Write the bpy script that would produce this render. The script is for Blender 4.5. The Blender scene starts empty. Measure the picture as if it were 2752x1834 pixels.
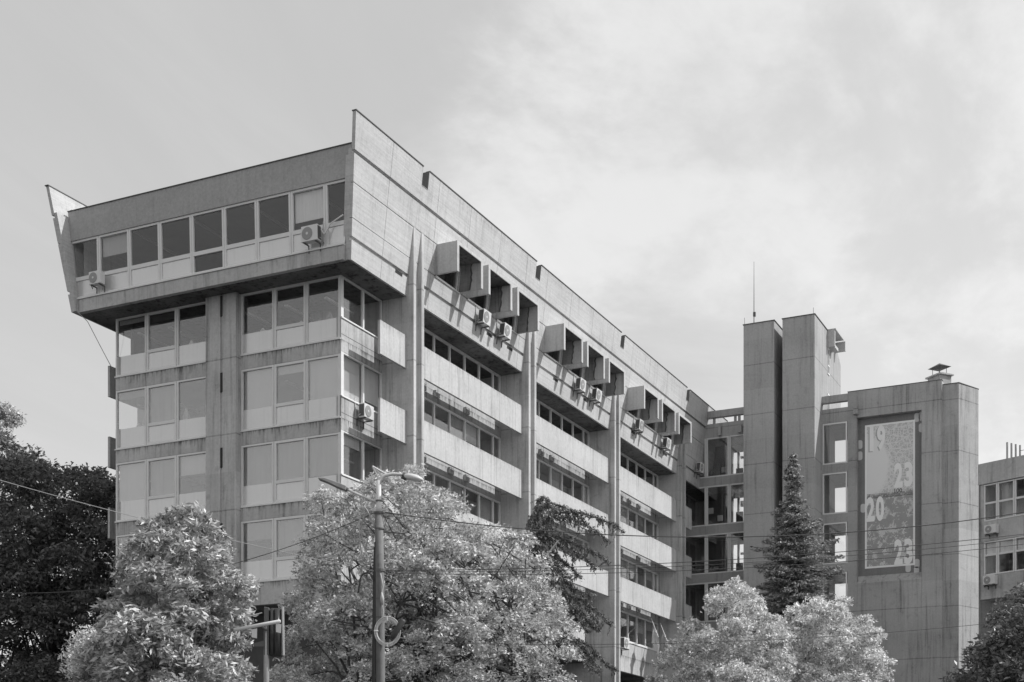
import bpy, bmesh, math, random
import numpy as np
from mathutils import Vector, Matrix
R = math.radians
random.seed(7)
rng = np.random.default_rng(11)
sc = bpy.context.scene
COL = sc.collection

# ------------------------------------------------------------------ camera
# world axes: +x runs away along the long facade, +y to the left along the end wall, eye level z = 0
YAW = R(25.86)
cam_d = bpy.data.cameras.new('camera')
cam = bpy.data.objects.new('camera', cam_d)
COL.objects.link(cam)
cam.location = (0, 0, 0)
cam.rotation_euler = (R(90), 0, YAW - R(90))
cam_d.sensor_width = 36
cam_d.lens = 50.37
cam_d.shift_y = 1295.0/2752.0
cam_d.clip_start = 0.5
cam_d.clip_end = 3000
sc.camera = cam
sc.render.resolution_x = 1024
sc.render.resolution_y = 682
GZ = -1.65                                           # ground level

# ------------------------------------------------------------------ world, sun, exposure
SUN_EL = R(45)
SUNV = Vector((0.44, -1.0, 1.092*math.tan(SUN_EL))).normalized()
w = bpy.data.worlds.new('World')
sc.world = w
w.use_nodes = True
nt = w.node_tree
N, Lk = nt.nodes, nt.links
N.clear()
out = N.new('ShaderNodeOutputWorld')
bg = N.new('ShaderNodeBackground')
bg.inputs['Strength'].default_value = 0.122
Lk.new(bg.outputs[0], out.inputs[0])
sky = N.new('ShaderNodeTexSky')
sky.sky_type = 'NISHITA'
sky.sun_disc = False
sky.sun_elevation = SUN_EL
sky.sun_rotation = math.atan2(SUNV.x, SUNV.y)
bw = N.new('ShaderNodeRGBToBW')
Lk.new(sky.outputs[0], bw.inputs[0])
tc = N.new('ShaderNodeTexCoord')
sep = N.new('ShaderNodeSeparateXYZ')
Lk.new(tc.outputs['Generated'], sep.inputs[0])


def wm(op, a, b=None, c=None):
    n = N.new('ShaderNodeMath')
    n.operation = op
    for i, v in enumerate((a, b, c)):
        if v is None:
            continue
        if isinstance(v, (int, float)):
            n.inputs[i].default_value = v
        else:
            Lk.new(v, n.inputs[i])
    return n.outputs[0]


den = wm('ADD', wm('MAXIMUM', sep.outputs[2], 0.0), 0.22)
cx_ = wm('DIVIDE', sep.outputs[0], den)
cy_ = wm('DIVIDE', sep.outputs[1], den)
comb = N.new('ShaderNodeCombineXYZ')
Lk.new(cx_, comb.inputs[0])
Lk.new(cy_, comb.inputs[1])


def wnoise(scale, det, rough, dist, rot, sx, sy):
    mp = N.new('ShaderNodeMapping')
    mp.inputs['Rotation'].default_value = (0, 0, rot)
    mp.inputs['Scale'].default_value = (sx, sy, 1)
    Lk.new(comb.outputs[0], mp.inputs[0])
    n = N.new('ShaderNodeTexNoise')
    n.inputs['Scale'].default_value = scale
    n.inputs['Detail'].default_value = det
    n.inputs['Roughness'].default_value = rough
    n.inputs['Distortion'].default_value = dist
    Lk.new(mp.outputs[0], n.inputs['Vector'])
    return n.outputs['Fac']


def wramp(v, a, b):
    n = N.new('ShaderNodeMapRange')
    n.interpolation_type = 'SMOOTHSTEP'
    n.inputs['From Min'].default_value = a
    n.inputs['From Max'].default_value = b
    Lk.new(v, n.inputs['Value'])
    return n.outputs['Result']


n1 = wnoise(2.2, 10, 0.60, 0.35, R(35), 1.0, 1.25)
n2 = wnoise(2.4, 7, 0.6, 0.9, R(75), 0.6, 2.6)
# the cloud bank fills the right half of the view: side = right component of the direction
side = wm('ADD', wm('MULTIPLY', sep.outputs[0], math.sin(YAW)), wm('MULTIPLY', sep.outputs[1], -math.cos(YAW)))
bank = wramp(wm('ADD', side, wm('MULTIPLY', wm('SUBTRACT', n1, 0.5), 0.75)), -0.08, 0.12)
veil = wramp(n2, 0.35, 0.75)
n3 = wnoise(7.5, 8, 0.62, 0.3, R(60), 1.0, 1.3)
bill = wramp(wm('ADD', wm('MULTIPLY', n1, 0.72), wm('MULTIPLY', n3, 0.28)), 0.42, 0.60)
low = wramp(sep.outputs[2], 0.42, 0.10)
cl = wm('ADD', wm('MULTIPLY', veil, 0.22), wm('MULTIPLY', bank, wm('ADD', 0.50, wm('MULTIPLY', bill, 0.85))))
cl = wm('ADD', cl, wm('MULTIPLY', low, 0.30))
# thin bright cloud over the clear sky
lum = wm('ADD', wm('MULTIPLY', wm('MINIMUM', bw.outputs[0], 6.0), 0.30), wm('ADD', 2.86, wm('MULTIPLY', cl, 0.98)))
Lk.new(lum, bg.inputs['Color'])

sd = bpy.data.lights.new('sun', 'SUN')
sd.energy = 2.75
sd.angle = R(0.5)
sd.color = (1, 1, 1)
so = bpy.data.objects.new('sun', sd)
COL.objects.link(so)
so.location = (60, -60, 80)
so.rotation_euler = SUNV.to_track_quat('Z', 'Y').to_euler()
vs = sc.view_settings
sc.display_settings.display_device = 'sRGB'
vs.view_transform = 'Standard'
vs.look = 'None'
vs.exposure = 0.45
vs.gamma = 1.0
sc.render.engine = 'CYCLES'
sc.cycles.max_bounces = 8
sc.cycles.transparent_max_bounces = 16

# ------------------------------------------------------------------ materials
MATS = {}


def new_mat(name):
    m = bpy.data.materials.new(name)
    m.use_nodes = True
    return m, m.node_tree, m.node_tree.nodes['Principled BSDF']


def mth(t, op, a, b=None, clamp=False):
    n = t.nodes.new('ShaderNodeMath')
    n.operation = op
    n.use_clamp = clamp
    for i, v in enumerate((a, b)):
        if v is None:
            continue
        if isinstance(v, (int, float)):
            n.inputs[i].default_value = v
        else:
            t.links.new(v, n.inputs[i])
    return n.outputs[0]


def pos_map(t, scale=(1, 1, 1), rot=(0, 0, 0)):
    g = t.nodes.new('ShaderNodeNewGeometry')
    mp = t.nodes.new('ShaderNodeMapping')
    mp.inputs['Scale'].default_value = scale
    mp.inputs['Rotation'].default_value = rot
    t.links.new(g.outputs['Position'], mp.inputs[0])
    return mp.outputs[0]


def noise(t, vec, scale, det=4, rough=0.55, dist=0.0):
    n = t.nodes.new('ShaderNodeTexNoise')
    n.inputs['Scale'].default_value = scale
    n.inputs['Detail'].default_value = det
    n.inputs['Roughness'].default_value = rough
    n.inputs['Distortion'].default_value = dist
    if vec is not None:
        t.links.new(vec, n.inputs['Vector'])
    return n.outputs['Fac']


def mrange(t, v, a, b, c=0.0, d=1.0, smooth=True):
    n = t.nodes.new('ShaderNodeMapRange')
    if smooth:
        n.interpolation_type = 'SMOOTHSTEP'
    n.inputs['From Min'].default_value = a
    n.inputs['From Max'].default_value = b
    n.inputs['To Min'].default_value = c
    n.inputs['To Max'].default_value = d
    t.links.new(v, n.inputs['Value'])
    return n.outputs['Result']


def to_col(t, v, sock):
    c = t.nodes.new('ShaderNodeCombineColor')
    for i in range(3):
        t.links.new(v, c.inputs[i])
    t.links.new(c.outputs[0], sock)


def concrete(name, base, streak=0.25, blotch=0.18, board=0.10, vertical_boards=False, speck=0.20, joints=None, rough=0.9, drip=None, dstr=0.55):
    m, t, b = new_mat(name)
    big = noise(t, pos_map(t, (0.35, 0.35, 0.5)), 1.0, 5, 0.6)
    fine = noise(t, pos_map(t), 9.0, 6, 0.7)
    st = noise(t, pos_map(t, (5.0, 5.0, 0.22)), 1.0, 5, 0.62)
    st2 = noise(t, pos_map(t, (1.6, 1.6, 0.12)), 1.0, 4, 0.6)
    if vertical_boards:
        bd = noise(t, pos_map(t, (14, 14, 0.3)), 1.0, 3, 0.7)
    else:
        bd = noise(t, pos_map(t, (0.25, 0.25, 13)), 1.0, 3, 0.7)
    v = mth(t, 'ADD', 1.0, mth(t, 'MULTIPLY', mth(t, 'SUBTRACT', big, 0.5), blotch*3.4))
    v = mth(t, 'ADD', v, mth(t, 'MULTIPLY', mth(t, 'SUBTRACT', fine, 0.5), speck*2.6))
    v = mth(t, 'ADD', v, mth(t, 'MULTIPLY', mth(t, 'SUBTRACT', bd, 0.5), board*3.2))
    dark = mth(t, 'MULTIPLY', mrange(t, st, 0.44, 0.70), mrange(t, st2, 0.38, 0.60))
    med = noise(t, pos_map(t, (1.0, 1.0, 1.0)), 2.2, 6, 0.68, 0.6)
    v = mth(t, 'SUBTRACT', v, mth(t, 'MULTIPLY', mrange(t, med, 0.54, 0.72), streak*0.45))
    v = mth(t, 'SUBTRACT', v, mth(t, 'MULTIPLY', dark, streak))
    if joints:
        off, pitch = joints
        g = t.nodes.new('ShaderNodeNewGeometry')
        s = t.nodes.new('ShaderNodeSeparateXYZ')
        t.links.new(g.outputs['Position'], s.inputs[0])
        cbx = t.nodes.new('ShaderNodeCombineXYZ')
        t.links.new(mth(t, 'FLOOR', mth(t, 'DIVIDE', mth(t, 'SUBTRACT', s.outputs[2], off - pitch/2), pitch)), cbx.inputs[2])
        t.links.new(mth(t, 'FLOOR', mth(t, 'MULTIPLY', s.outputs[1], 0.37)), cbx.inputs[1])
        wn_ = t.nodes.new('ShaderNodeTexWhiteNoise')
        t.links.new(cbx.outputs[0], wn_.inputs['Vector'])
        v = mth(t, 'ADD', v, mth(t, 'MULTIPLY', mth(t, 'SUBTRACT', wn_.outputs['Value'], 0.5), 0.16))
        zz = mth(t, 'DIVIDE', mth(t, 'SUBTRACT', mth(t, 'ADD', s.outputs[2], mth(t, 'MULTIPLY', mth(t, 'SUBTRACT', big, 0.5), 0.06)), off), pitch)
        fr = mth(t, 'ABSOLUTE', mth(t, 'SUBTRACT', mth(t, 'FRACT', zz), 0.5))
        ln = mrange(t, fr, 0.485, 0.496)
        v = mth(t, 'SUBTRACT', v, mth(t, 'MULTIPLY', ln, 0.32))
    if drip is not None:
        g2 = t.nodes.new('ShaderNodeNewGeometry')
        s2_ = t.nodes.new('ShaderNodeSeparateXYZ')
        t.links.new(g2.outputs['Position'], s2_.inputs[0])
        dz = mth(t, 'FRACT', mth(t, 'DIVIDE', mth(t, 'SUBTRACT', drip, s2_.outputs[2]), 3.53))
        col_ = noise(t, pos_map(t, (7, 7, 0.05)), 1.0, 4, 0.75)
        ln_ = mth(t, 'MULTIPLY', mrange(t, col_, 0.42, 0.70), 0.17)
        msk = mth(t, 'SUBTRACT', 1.0, mth(t, 'DIVIDE', dz, mth(t, 'ADD', ln_, 0.004)), True)
        msk = mth(t, 'MULTIPLY', msk, mth(t, 'LESS_THAN', s2_.outputs[2], 23.0))
        v = mth(t, 'SUBTRACT', v, mth(t, 'MULTIPLY', msk, dstr))
    v = mth(t, 'MAXIMUM', mth(t, 'MULTIPLY', v, base), base*0.25)
    to_col(t, v, b.inputs['Base Color'])
    b.inputs['Roughness'].default_value = rough
    b.inputs['Specular IOR Level'].default_value = 0.25
    bm_ = t.nodes.new('ShaderNodeBump')
    bm_.inputs['Strength'].default_value = 0.25
    bm_.inputs['Distance'].default_value = 0.02
    t.links.new(mth(t, 'ADD', mth(t, 'MULTIPLY', fine, 0.6), bd), bm_.inputs['Height'])
    t.links.new(bm_.outputs[0], b.inputs['Normal'])
    MATS[name] = m
    return m


def plain(name, base, rough=0.5, metal=0.0, var=0.08, spec=0.5, scale=2.0):
    m, t, b = new_mat(name)
    n = noise(t, pos_map(t), scale, 4, 0.6)
    v = mth(t, 'MULTIPLY', mth(t, 'ADD', 1.0, mth(t, 'MULTIPLY', mth(t, 'SUBTRACT', n, 0.5), var*2)), base)
    to_col(t, v, b.inputs['Base Color'])
    b.inputs['Roughness'].default_value = rough
    b.inputs['Metallic'].default_value = metal
    b.inputs['Specular IOR Level'].default_value = spec
    MATS[name] = m
    return m


def glass(name, tint, refl, rough=0.03, body=0.0, body_col=0.3, wave=0.02):
    m, t, b = new_mat(name)
    t.nodes.remove(b)
    o = [n for n in t.nodes if n.type == 'OUTPUT_MATERIAL'][0]
    tr = t.nodes.new('ShaderNodeBsdfTransparent')
    tr.inputs[0].default_value = (tint, tint, tint, 1)
    gl = t.nodes.new('ShaderNodeBsdfGlossy')
    gl.inputs['Roughness'].default_value = rough
    gl.inputs['Color'].default_value = (1, 1, 1, 1)
    lw = t.nodes.new('ShaderNodeLayerWeight')
    lw.inputs[0].default_value = 0.5
    schlick = mth(t, 'ADD', 0.04, mth(t, 'MULTIPLY', mth(t, 'POWER', lw.outputs['Facing'], 5.0), 0.96))
    bp = t.nodes.new('ShaderNodeBump')
    bp.inputs['Strength'].default_value = wave
    bp.inputs['Distance'].default_value = 1.0
    t.links.new(noise(t, pos_map(t), 0.8, 2, 0.5), bp.inputs['Height'])
    t.links.new(bp.outputs[0], gl.inputs['Normal'])
    f = mth(t, 'ADD', schlick, refl, True)
    mx = t.nodes.new('ShaderNodeMixShader')
    t.links.new(f, mx.inputs[0])
    last = tr.outputs[0]
    if body > 0:
        df = t.nodes.new('ShaderNodeBsdfDiffuse')
        df.inputs[0].default_value = (body_col,)*3 + (1,)
        m2 = t.nodes.new('ShaderNodeMixShader')
        m2.inputs[0].default_value = body
        t.links.new(tr.outputs[0], m2.inputs[1])
        t.links.new(df.outputs[0], m2.inputs[2])
        last = m2.outputs[0]
    t.links.new(last, mx.inputs[1])
    t.links.new(gl.outputs[0], mx.inputs[2])
    t.links.new(mx.outputs[0], o.inputs[0])
    MATS[name] = m
    return m


def foliage(name, base, trans=0.35, var=0.5, rough=0.5, spec=0.4, nscale=1.4):
    m, t, b = new_mat(name)
    o = [n for n in t.nodes if n.type == 'OUTPUT_MATERIAL'][0]
    n = noise(t, pos_map(t), nscale, 3, 0.6)
    n2_ = noise(t, pos_map(t), nscale*8, 2, 0.6)
    v = mth(t, 'ADD', 1.0, mth(t, 'MULTIPLY', mth(t, 'SUBTRACT', n, 0.5), var*2))
    v = mth(t, 'ADD', v, mth(t, 'MULTIPLY', mth(t, 'SUBTRACT', n2_, 0.5), var))
    gi = t.nodes.new('ShaderNodeNewGeometry')
    v = mth(t, 'MULTIPLY', v, mth(t, 'ADD', 0.45, mth(t, 'MULTIPLY', gi.outputs['Random Per Island'], 1.05)))
    v = mth(t, 'MULTIPLY', v, base)
    to_col(t, v, b.inputs['Base Color'])
    b.inputs['Roughness'].default_value = rough
    b.inputs['Specular IOR Level'].default_value = spec
    tl = t.nodes.new('ShaderNodeBsdfTranslucent')
    to_col(t, v, tl.inputs[0])
    mx = t.nodes.new('ShaderNodeMixShader')
    mx.inputs[0].default_value = trans
    t.links.new(b.outputs[0], mx.inputs[1])
    t.links.new(tl.outputs[0], mx.inputs[2])
    t.links.new(mx.outputs[0], o.inputs[0])
    MATS[name] = m
    return m


F_DKI = plain('house_plant', 0.12, 0.6)
CW = concrete('concrete_wall', 0.51, drip=21.74, streak=0.42, blotch=0.22, board=0.06, vertical_boards=True)
CC = concrete('concrete_board_marked', 0.53, streak=0.20, blotch=0.12, board=0.16)
CP = concrete('concrete_pillar', 0.51, streak=0.46, blotch=0.14, board=0.08, vertical_boards=True, joints=(21.6, 3.53))
CPAN = concrete('concrete_panel', 0.53, drip=22.775, dstr=0.22, streak=0.30, blotch=0.14, board=0.05, vertical_boards=True)
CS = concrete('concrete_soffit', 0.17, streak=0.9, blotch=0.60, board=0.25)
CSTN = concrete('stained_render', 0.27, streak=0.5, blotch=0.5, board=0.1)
CT = concrete('concrete_tower', 0.41, streak=0.30, blotch=0.10, board=0.05, vertical_boards=True, joints=(28.97, 3.53))
CA = concrete('concrete_annex', 0.41, streak=0.46, blotch=0.16, board=0.06, vertical_boards=True, joints=(28.97, 3.53))
CN_ = concrete('niche_paint', 0.23, streak=0.12, blotch=0.12, board=0.05, vertical_boards=True)
CNB = concrete('render_old', 0.52, streak=0.45, blotch=0.26, board=0.04, vertical_boards=True, speck=0.2)
CNL = concrete('render_pale', 0.46, streak=0.3, blotch=0.2, board=0.04, vertical_boards=True)
CAPM = plain('dark_metal_cap', 0.10, 0.6, 0.0, 0.2)
FR = plain('window_frame_white', 0.76, 0.45, 0.0, 0.10)
SP = concrete('spandrel_panel', 0.66, streak=0.10, blotch=0.08, board=0.02, vertical_boards=True, speck=0.04, rough=0.35)
_t = SP.node_tree
_b = _t.nodes['Principled BSDF']
_o = [n for n in _t.nodes if n.type == 'OUTPUT_MATERIAL'][0]
_g = _t.nodes.new('ShaderNodeBsdfGlossy')
_g.inputs['Roughness'].default_value = 0.22
_m = _t.nodes.new('ShaderNodeMixShader')
_m.inputs[0].default_value = 0.34
_t.links.new(_b.outputs[0], _m.inputs[1])
_t.links.new(_g.outputs[0], _m.inputs[2])
_t.links.new(_m.outputs[0], _o.inputs[0])
BL = concrete('blind_cloth', 0.80, streak=0.12, blotch=0.08, board=0.10, vertical_boards=True, speck=0.02)
BLG = concrete('blind_grey', 0.46, streak=0.15, blotch=0.12, board=0.14, vertical_boards=True, speck=0.02)
GL = glass('window_glass', 0.95, 0.015, wave=0.002)
GLM = glass('window_glass_mid', 0.93, 0.08, wave=0.003)
GLR = glass('window_glass_reflective', 0.88, 0.17, wave=0.003, rough=0.06)
FAS = concrete('concrete_fascia', 0.41, streak=0.10, blotch=0.10, board=0.03, speck=0.28)
GLL = glass('link_glass', 0.92, 0.06, wave=0.0)
INT = plain('interior_plaster', 0.28, 0.9, 0.0, 0.35, scale=0.7)
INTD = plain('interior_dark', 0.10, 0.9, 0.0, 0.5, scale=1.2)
DK = plain('dark_void', 0.035, 0.9)
ACW = plain('painted_metal_white', 0.72, 0.4, 0.0, 0.06)
ACD = plain('grille_dark', 0.09, 0.6)
ACG = plain('grille_grey', 0.32, 0.6)
STEEL = plain('galvanised_steel', 0.34, 0.45, 0.35, 0.25, scale=6)
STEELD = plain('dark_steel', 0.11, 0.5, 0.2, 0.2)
CABLE = plain('cable_black', 0.05, 0.6)
CABLEL = plain('cable_grey', 0.42, 0.6)
LAMPW = plain('lamp_shell', 0.62, 0.35, 0.0, 0.05)
POLE = concrete('pole_concrete', 0.21, streak=0.3, blotch=0.2, board=0.05, vertical_boards=True)
COIL = plain('coil_pale', 0.62, 0.6)
BLK = plain('signal_black', 0.045, 0.22)
BARK = concrete('bark', 0.13, streak=0.4, blotch=0.4, board=0.5, vertical_boards=True, speck=0.4)
BARKP = concrete('bark_pale', 0.5, streak=0.5, blotch=0.3, board=0.3, speck=0.3)
ASPH = concrete('asphalt', 0.05, streak=0.0, blotch=0.3, board=0.0, speck=0.5)
PAVE = concrete('paving', 0.18, streak=0.0, blotch=0.3, board=0.0, speck=0.3)
EARTH = concrete('earth_grass', 0.055, streak=0.0, blotch=0.6, board=0.0, speck=0.5)
LINEW = plain('road_paint', 0.7, 0.7)

# ------------------------------------------------------------------ mesh helpers


class MB:
    def __init__(self):
        self.v = []
        self.f = []

    def hexa(self, P, a0, a1, z0, z1, n0, n1):
        """P maps (along, height, outward) to a point"""
        i = len(self.v)
        for n in (n0, n1):
            for z in (z0, z1):
                for a in (a0, a1):
                    self.v.append(tuple(P(a, z, n)))
        q = [(0, 1, 3, 2), (4, 6, 7, 5), (0, 4, 5, 1), (2, 3, 7, 6), (0, 2, 6, 4), (1, 5, 7, 3)]
        self.f += [tuple(i + k for k in f) for f in q]
        return self

    def box(self, x0, x1, y0, y1, z0, z1):
        return self.hexa(lambda a, z, n: (a, n, z), x0, x1, z0, z1, y0, y1)

    def prism(self, pts, vec):
        """closed polygon of 3D points extruded by vec"""
        i = len(self.v)
        n = len(pts)
        self.v += [tuple(p) for p in pts]
        self.v += [tuple(p[k] + vec[k] for k in range(3)) for p in pts]
        self.f.append(tuple(range(i, i + n)))
        self.f.append(tuple(range(i + 2*n - 1, i + n - 1, -1)))
        for k in range(n):
            k2 = (k + 1) % n
            self.f.append((i + k, i + k2, i + n + k2, i + n + k))
        return self

    def tube(self, pts, r, sides=8, cap=True):
        pts = [Vector(p) for p in pts]
        rs = r if isinstance(r, (list, tuple)) else [r]*len(pts)
        i0 = len(self.v)
        prev = None
        for k, p in enumerate(pts):
            d = (pts[min(k + 1, len(pts) - 1)] - pts[max(k - 1, 0)])
            d = d.normalized() if d.length > 1e-9 else Vector((0, 0, 1))
            if prev is None:
                ref = Vector((0, 0, 1)) if abs(d.z) < 0.9 else Vector((1, 0, 0))
                u = d.cross(ref).normalized()
            else:
                u = (prev - d*prev.dot(d))
                u = u.normalized() if u.length > 1e-6 else d.orthogonal().normalized()
            prev = u
            v = d.cross(u)
            for s_ in range(sides):
                a = 2*math.pi*s_/sides
                self.v.append(tuple(p + (u*math.cos(a) + v*math.sin(a))*rs[k]))
        for k in range(len(pts) - 1):
            for s_ in range(sides):
                s2 = (s_ + 1) % sides
                a = i0 + k*sides
                self.f.append((a + s_, a + s2, a + sides + s2, a + sides + s_))
        if cap:
            self.f.append(tuple(i0 + s_ for s_ in range(sides))[::-1])
            e = i0 + (len(pts) - 1)*sides
            self.f.append(tuple(e + s_ for s_ in range(sides)))
        return self

    def build(self, name, mat, parent=None, smooth=False, bevel=0.0, recalc=True):
        me = bpy.data.meshes.new(name)
        me.from_pydata([tuple(map(float, v)) for v in self.v], [], self.f)
        me.materials.append(mat)
        if recalc or bevel:
            bm = bmesh.new()
            bm.from_mesh(me)
            bmesh.ops.recalc_face_normals(bm, faces=bm.faces)
            if bevel:
                bmesh.ops.bevel(bm, geom=list(bm.edges), offset=bevel, segments=1, affect='EDGES')
            bm.to_mesh(me)
            bm.free()
        if smooth:
            for p in me.polygons:
                p.use_smooth = True
        o = bpy.data.objects.new(name, me)
        COL.objects.link(o)
        if parent is not None:
            o.parent = parent
            o.matrix_parent_inverse = Matrix.Translation(-world_loc(parent))
        return o


WL = {}


def world_loc(o):
    return WL.get(o.name, Vector((0, 0, 0)))


def tag(o, label, cat, group=None, kind=None):
    o['label'] = label
    if cat:
        o['category'] = cat
    if group:
        o['group'] = group
    if kind:
        o['kind'] = kind
    return o


def empty(name, loc, label, cat, group=None):
    o = bpy.data.objects.new(name, None)
    o.empty_display_size = 0.3
    COL.objects.link(o)
    o.location = loc
    WL[o.name] = Vector(loc)
    return tag(o, label, cat, group)


def struct(o):
    o['kind'] = 'structure'
    return o


# view frame -> world: right r, up u, forward d (metres)
cY, sY = math.cos(YAW), math.sin(YAW)


def W(r, d, u):
    return Vector((cY*d + sY*r, sY*d - cY*r, u))


# ------------------------------------------------------------------ ground
struct(MB().box(-1500, 1500, -1500, 1500, GZ - 0.5, GZ).build('ground', EARTH))
rd = MB()
for (d0, d1, u, nm) in ((8, 21, 0.004, 'road'),):
    p = [W(-200, d0, GZ + u), W(200, d0, GZ + u), W(200, d1, GZ + u), W(-200, d1, GZ + u)]
    rd.v += [tuple(q) for q in p]
    rd.f.append((0, 1, 2, 3))
struct(rd.build('road', ASPH, recalc=False))
pv = MB()
pv.prism([W(-200, 21, GZ), W(200, 21, GZ), W(200, 26, GZ), W(-200, 26, GZ)], (0, 0, 0.13))
pv.prism([W(-200, -4, GZ), W(200, -4, GZ), W(200, 8, GZ), W(-200, 8, GZ)], (0, 0, 0.13))
struct(pv.build('pavement', PAVE))
ln = MB()
for k in range(-12, 12):
    ln.prism([W(k*6, 14.4, GZ + 0.008), W(k*6 + 3, 14.4, GZ + 0.008), W(k*6 + 3, 14.55, GZ + 0.008), W(k*6, 14.55, GZ + 0.008)], (0, 0, 0.003))
struct(ln.build('road_marking', LINEW))

# ================================================================== OFFICE BUILDING
X0, YS, YF, YP = 54.52, 34.95, 33.25, 33.63          # end wall, recessed wall, fin front, balcony panel
YL = 47.94                                           # far side wall of the shaft
MIR = YS + YL                                        # mirror sum for the far side
STO = 3.53
HEAD = [24.62, 21.09, 17.56, 14.03]
SILL = [21.75, 18.21, 14.68, 11.15]
BOT = 10.08
XEND = 105.7
office = empty('office_building', (X0, 41.4, GZ), 'long brutalist concrete office block with flared top storey and balcony bands', 'building')


def prof(z):
    return 33.63 - 0.113*(z - 24.62)


def xend(z):
    return 53.26 - 0.12*(z - 24.62)


P_end = lambda a, z, n: (X0 - n, a, z)                # end wall: along y
P_long = lambda a, z, n: (a, YS - n, z)               # recessed long wall: along x
P_fl = lambda a, z, n: (a, prof(z) - n, z)            # flared crown, near side
P_fr = lambda a, z, n: (a, MIR - prof(z) + n, z)      # flared crown, far side

# ---- shaft core walls
YPL, YPR = 42.20, 40.46                              # pillar on the end wall
for k in range(4):
    top = SILL[k]
    bot = HEAD[k + 1] if k < 3 else BOT
    if k < 3:
        MB().hexa(P_end, YS + 0.004, YPR, bot, top, -0.25, 0.0).build('end_wall', CW, office)
        MB().hexa(P_end, YPL, YL - 0.004, bot, top, -0.25, 0.0).build('end_wall', CW, office)
    else:
        MB().hexa(P_end, YS + 0.004, YL - 0.004, bot, top, -0.25, 0.0).build('end_wall', CW, office)
pl = MB()
PX = 0.37
pl.hexa(P_end, YPR, 41.25, BOT + 0.002, 24.60, -0.28, PX)
pl.hexa(P_end, 41.35, YPL, BOT + 0.002, 24.60, -0.28, PX)
pl.hexa(P_end, 41.25, 41.35, BOT + 0.002, 24.60, -0.26, PX - 0.05)
pl.build('end_pillar', CP, office)
slt = MB()
for z0, z1 in ((23.6, 24.55), (20.07, 20.97), (16.55, 17.47), (13.0, 13.95)):
    slt.hexa(P_end, 41.22, 41.36, z0, z1, PX - 0.2, PX + 0.006)
slt.build('pillar_slot', DK, office)
# narrow side wall of the shaft (faces right)
sw = MB()
XF = [(58.09 + 12.6*i, 58.33 + 12.6*i, 58.84 + 12.6*i, 59.08 + 12.6*i) for i in range(4)]
for k in range(4):
    top = 22.73 - STO*k
    bot = (21.20 - STO*k) if k < 3 else BOT
    sw.hexa(P_long, X0 + 0.004, XF[0][0] + 0.05, bot, top, -0.25, 0.0)
    sw.hexa((lambda a, z, n: (a, YL + n, z)), X0 + 0.004, 95, bot, top, -0.25, 0.0)
sw.build('side_wall', CW, office)
thin = MB()
for k in range(3):
    z = 21.97 - STO*k
    thin.hexa(P_long, X0 + 0.02, XF[0][0], z - 0.012, z + 0.012, 0.0, 0.004)
thin.build('wall_joint', CAPM, office)

# ---- recessed long wall behind the balconies
for i in range(4):
    xa = XF[i][3]
    xb = XF[i + 1][0] if i < 3 else 101.0
    wl = MB()
    for k in range(4):
        top = 22.73 - STO*k
        bot = (21.20 - STO*k) if k < 3 else BOT
        wl.hexa(P_long, xa - 0.04, xb + 0.04, bot, top, -0.25, 0.0)
    wl.build('spandrel_wall', CW, office)
# bottom soffit of the raised storeys
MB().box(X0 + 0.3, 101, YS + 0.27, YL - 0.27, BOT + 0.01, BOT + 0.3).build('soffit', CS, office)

# ---- cross walls with paired fins
for (a, b, c_, d) in XF:
    MB().box(a, d, YP + 0.02, YS + 4.0, GZ, 24.60).build('cross_wall', CP, office)
    MB().box(a, b, YF, YP + 0.03, GZ, 27.78).build('fin', CP, office)
    MB().box(c_, d, YF, YP + 0.03, GZ, 27.78).build('fin', CP, office)
    MB().box(a, d, MIR - YS - 0.5 + 0.5, MIR - YF, GZ, 24.60).build('cross_wall', CP, office)

# ---- balcony panels
TH = 0.13


def balcony(x0, x1, k, far=False):
    z0, z1 = 21.23 - STO*k, 22.77 - STO*k
    m = MB()
    if far:
        m.box(x0, x1, MIR - YP - TH, MIR - YP, z0, z1)
    else:
        m.box(x0, x1, YP, YP + TH, z0, z1)
    o = m.build('balcony_panel', CPAN, office, bevel=0.008)
    if not far and x1 - x0 > 5:
        for fx in (0.22, 0.34, 0.47, 0.62):
            if random.random() < 0.5:
                x = x0 + (x1 - x0)*fx
                q = MB()
                q.box(x, x + 0.42, YS - 0.16, YS - 0.004, z0 + 0.18, z0 + 0.50)
                q.build('shadow_box', CW, o)  # invented box, added to cast a dark rectangle on the wall
    return o


for k in range(3):
    balcony(55.71, XF[0][0] + 0.002, k)
    balcony(55.45, XF[0][0], k, True)
    for i in range(3):
        balcony(XF[i][3] - 0.002, XF[i + 1][0] - 0.002, k)
    balcony(XF[3][3] - 0.002, 99.3, k)
    for i in range(3):
        balcony(XF[i][3], XF[i + 1][0], k, True)


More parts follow.
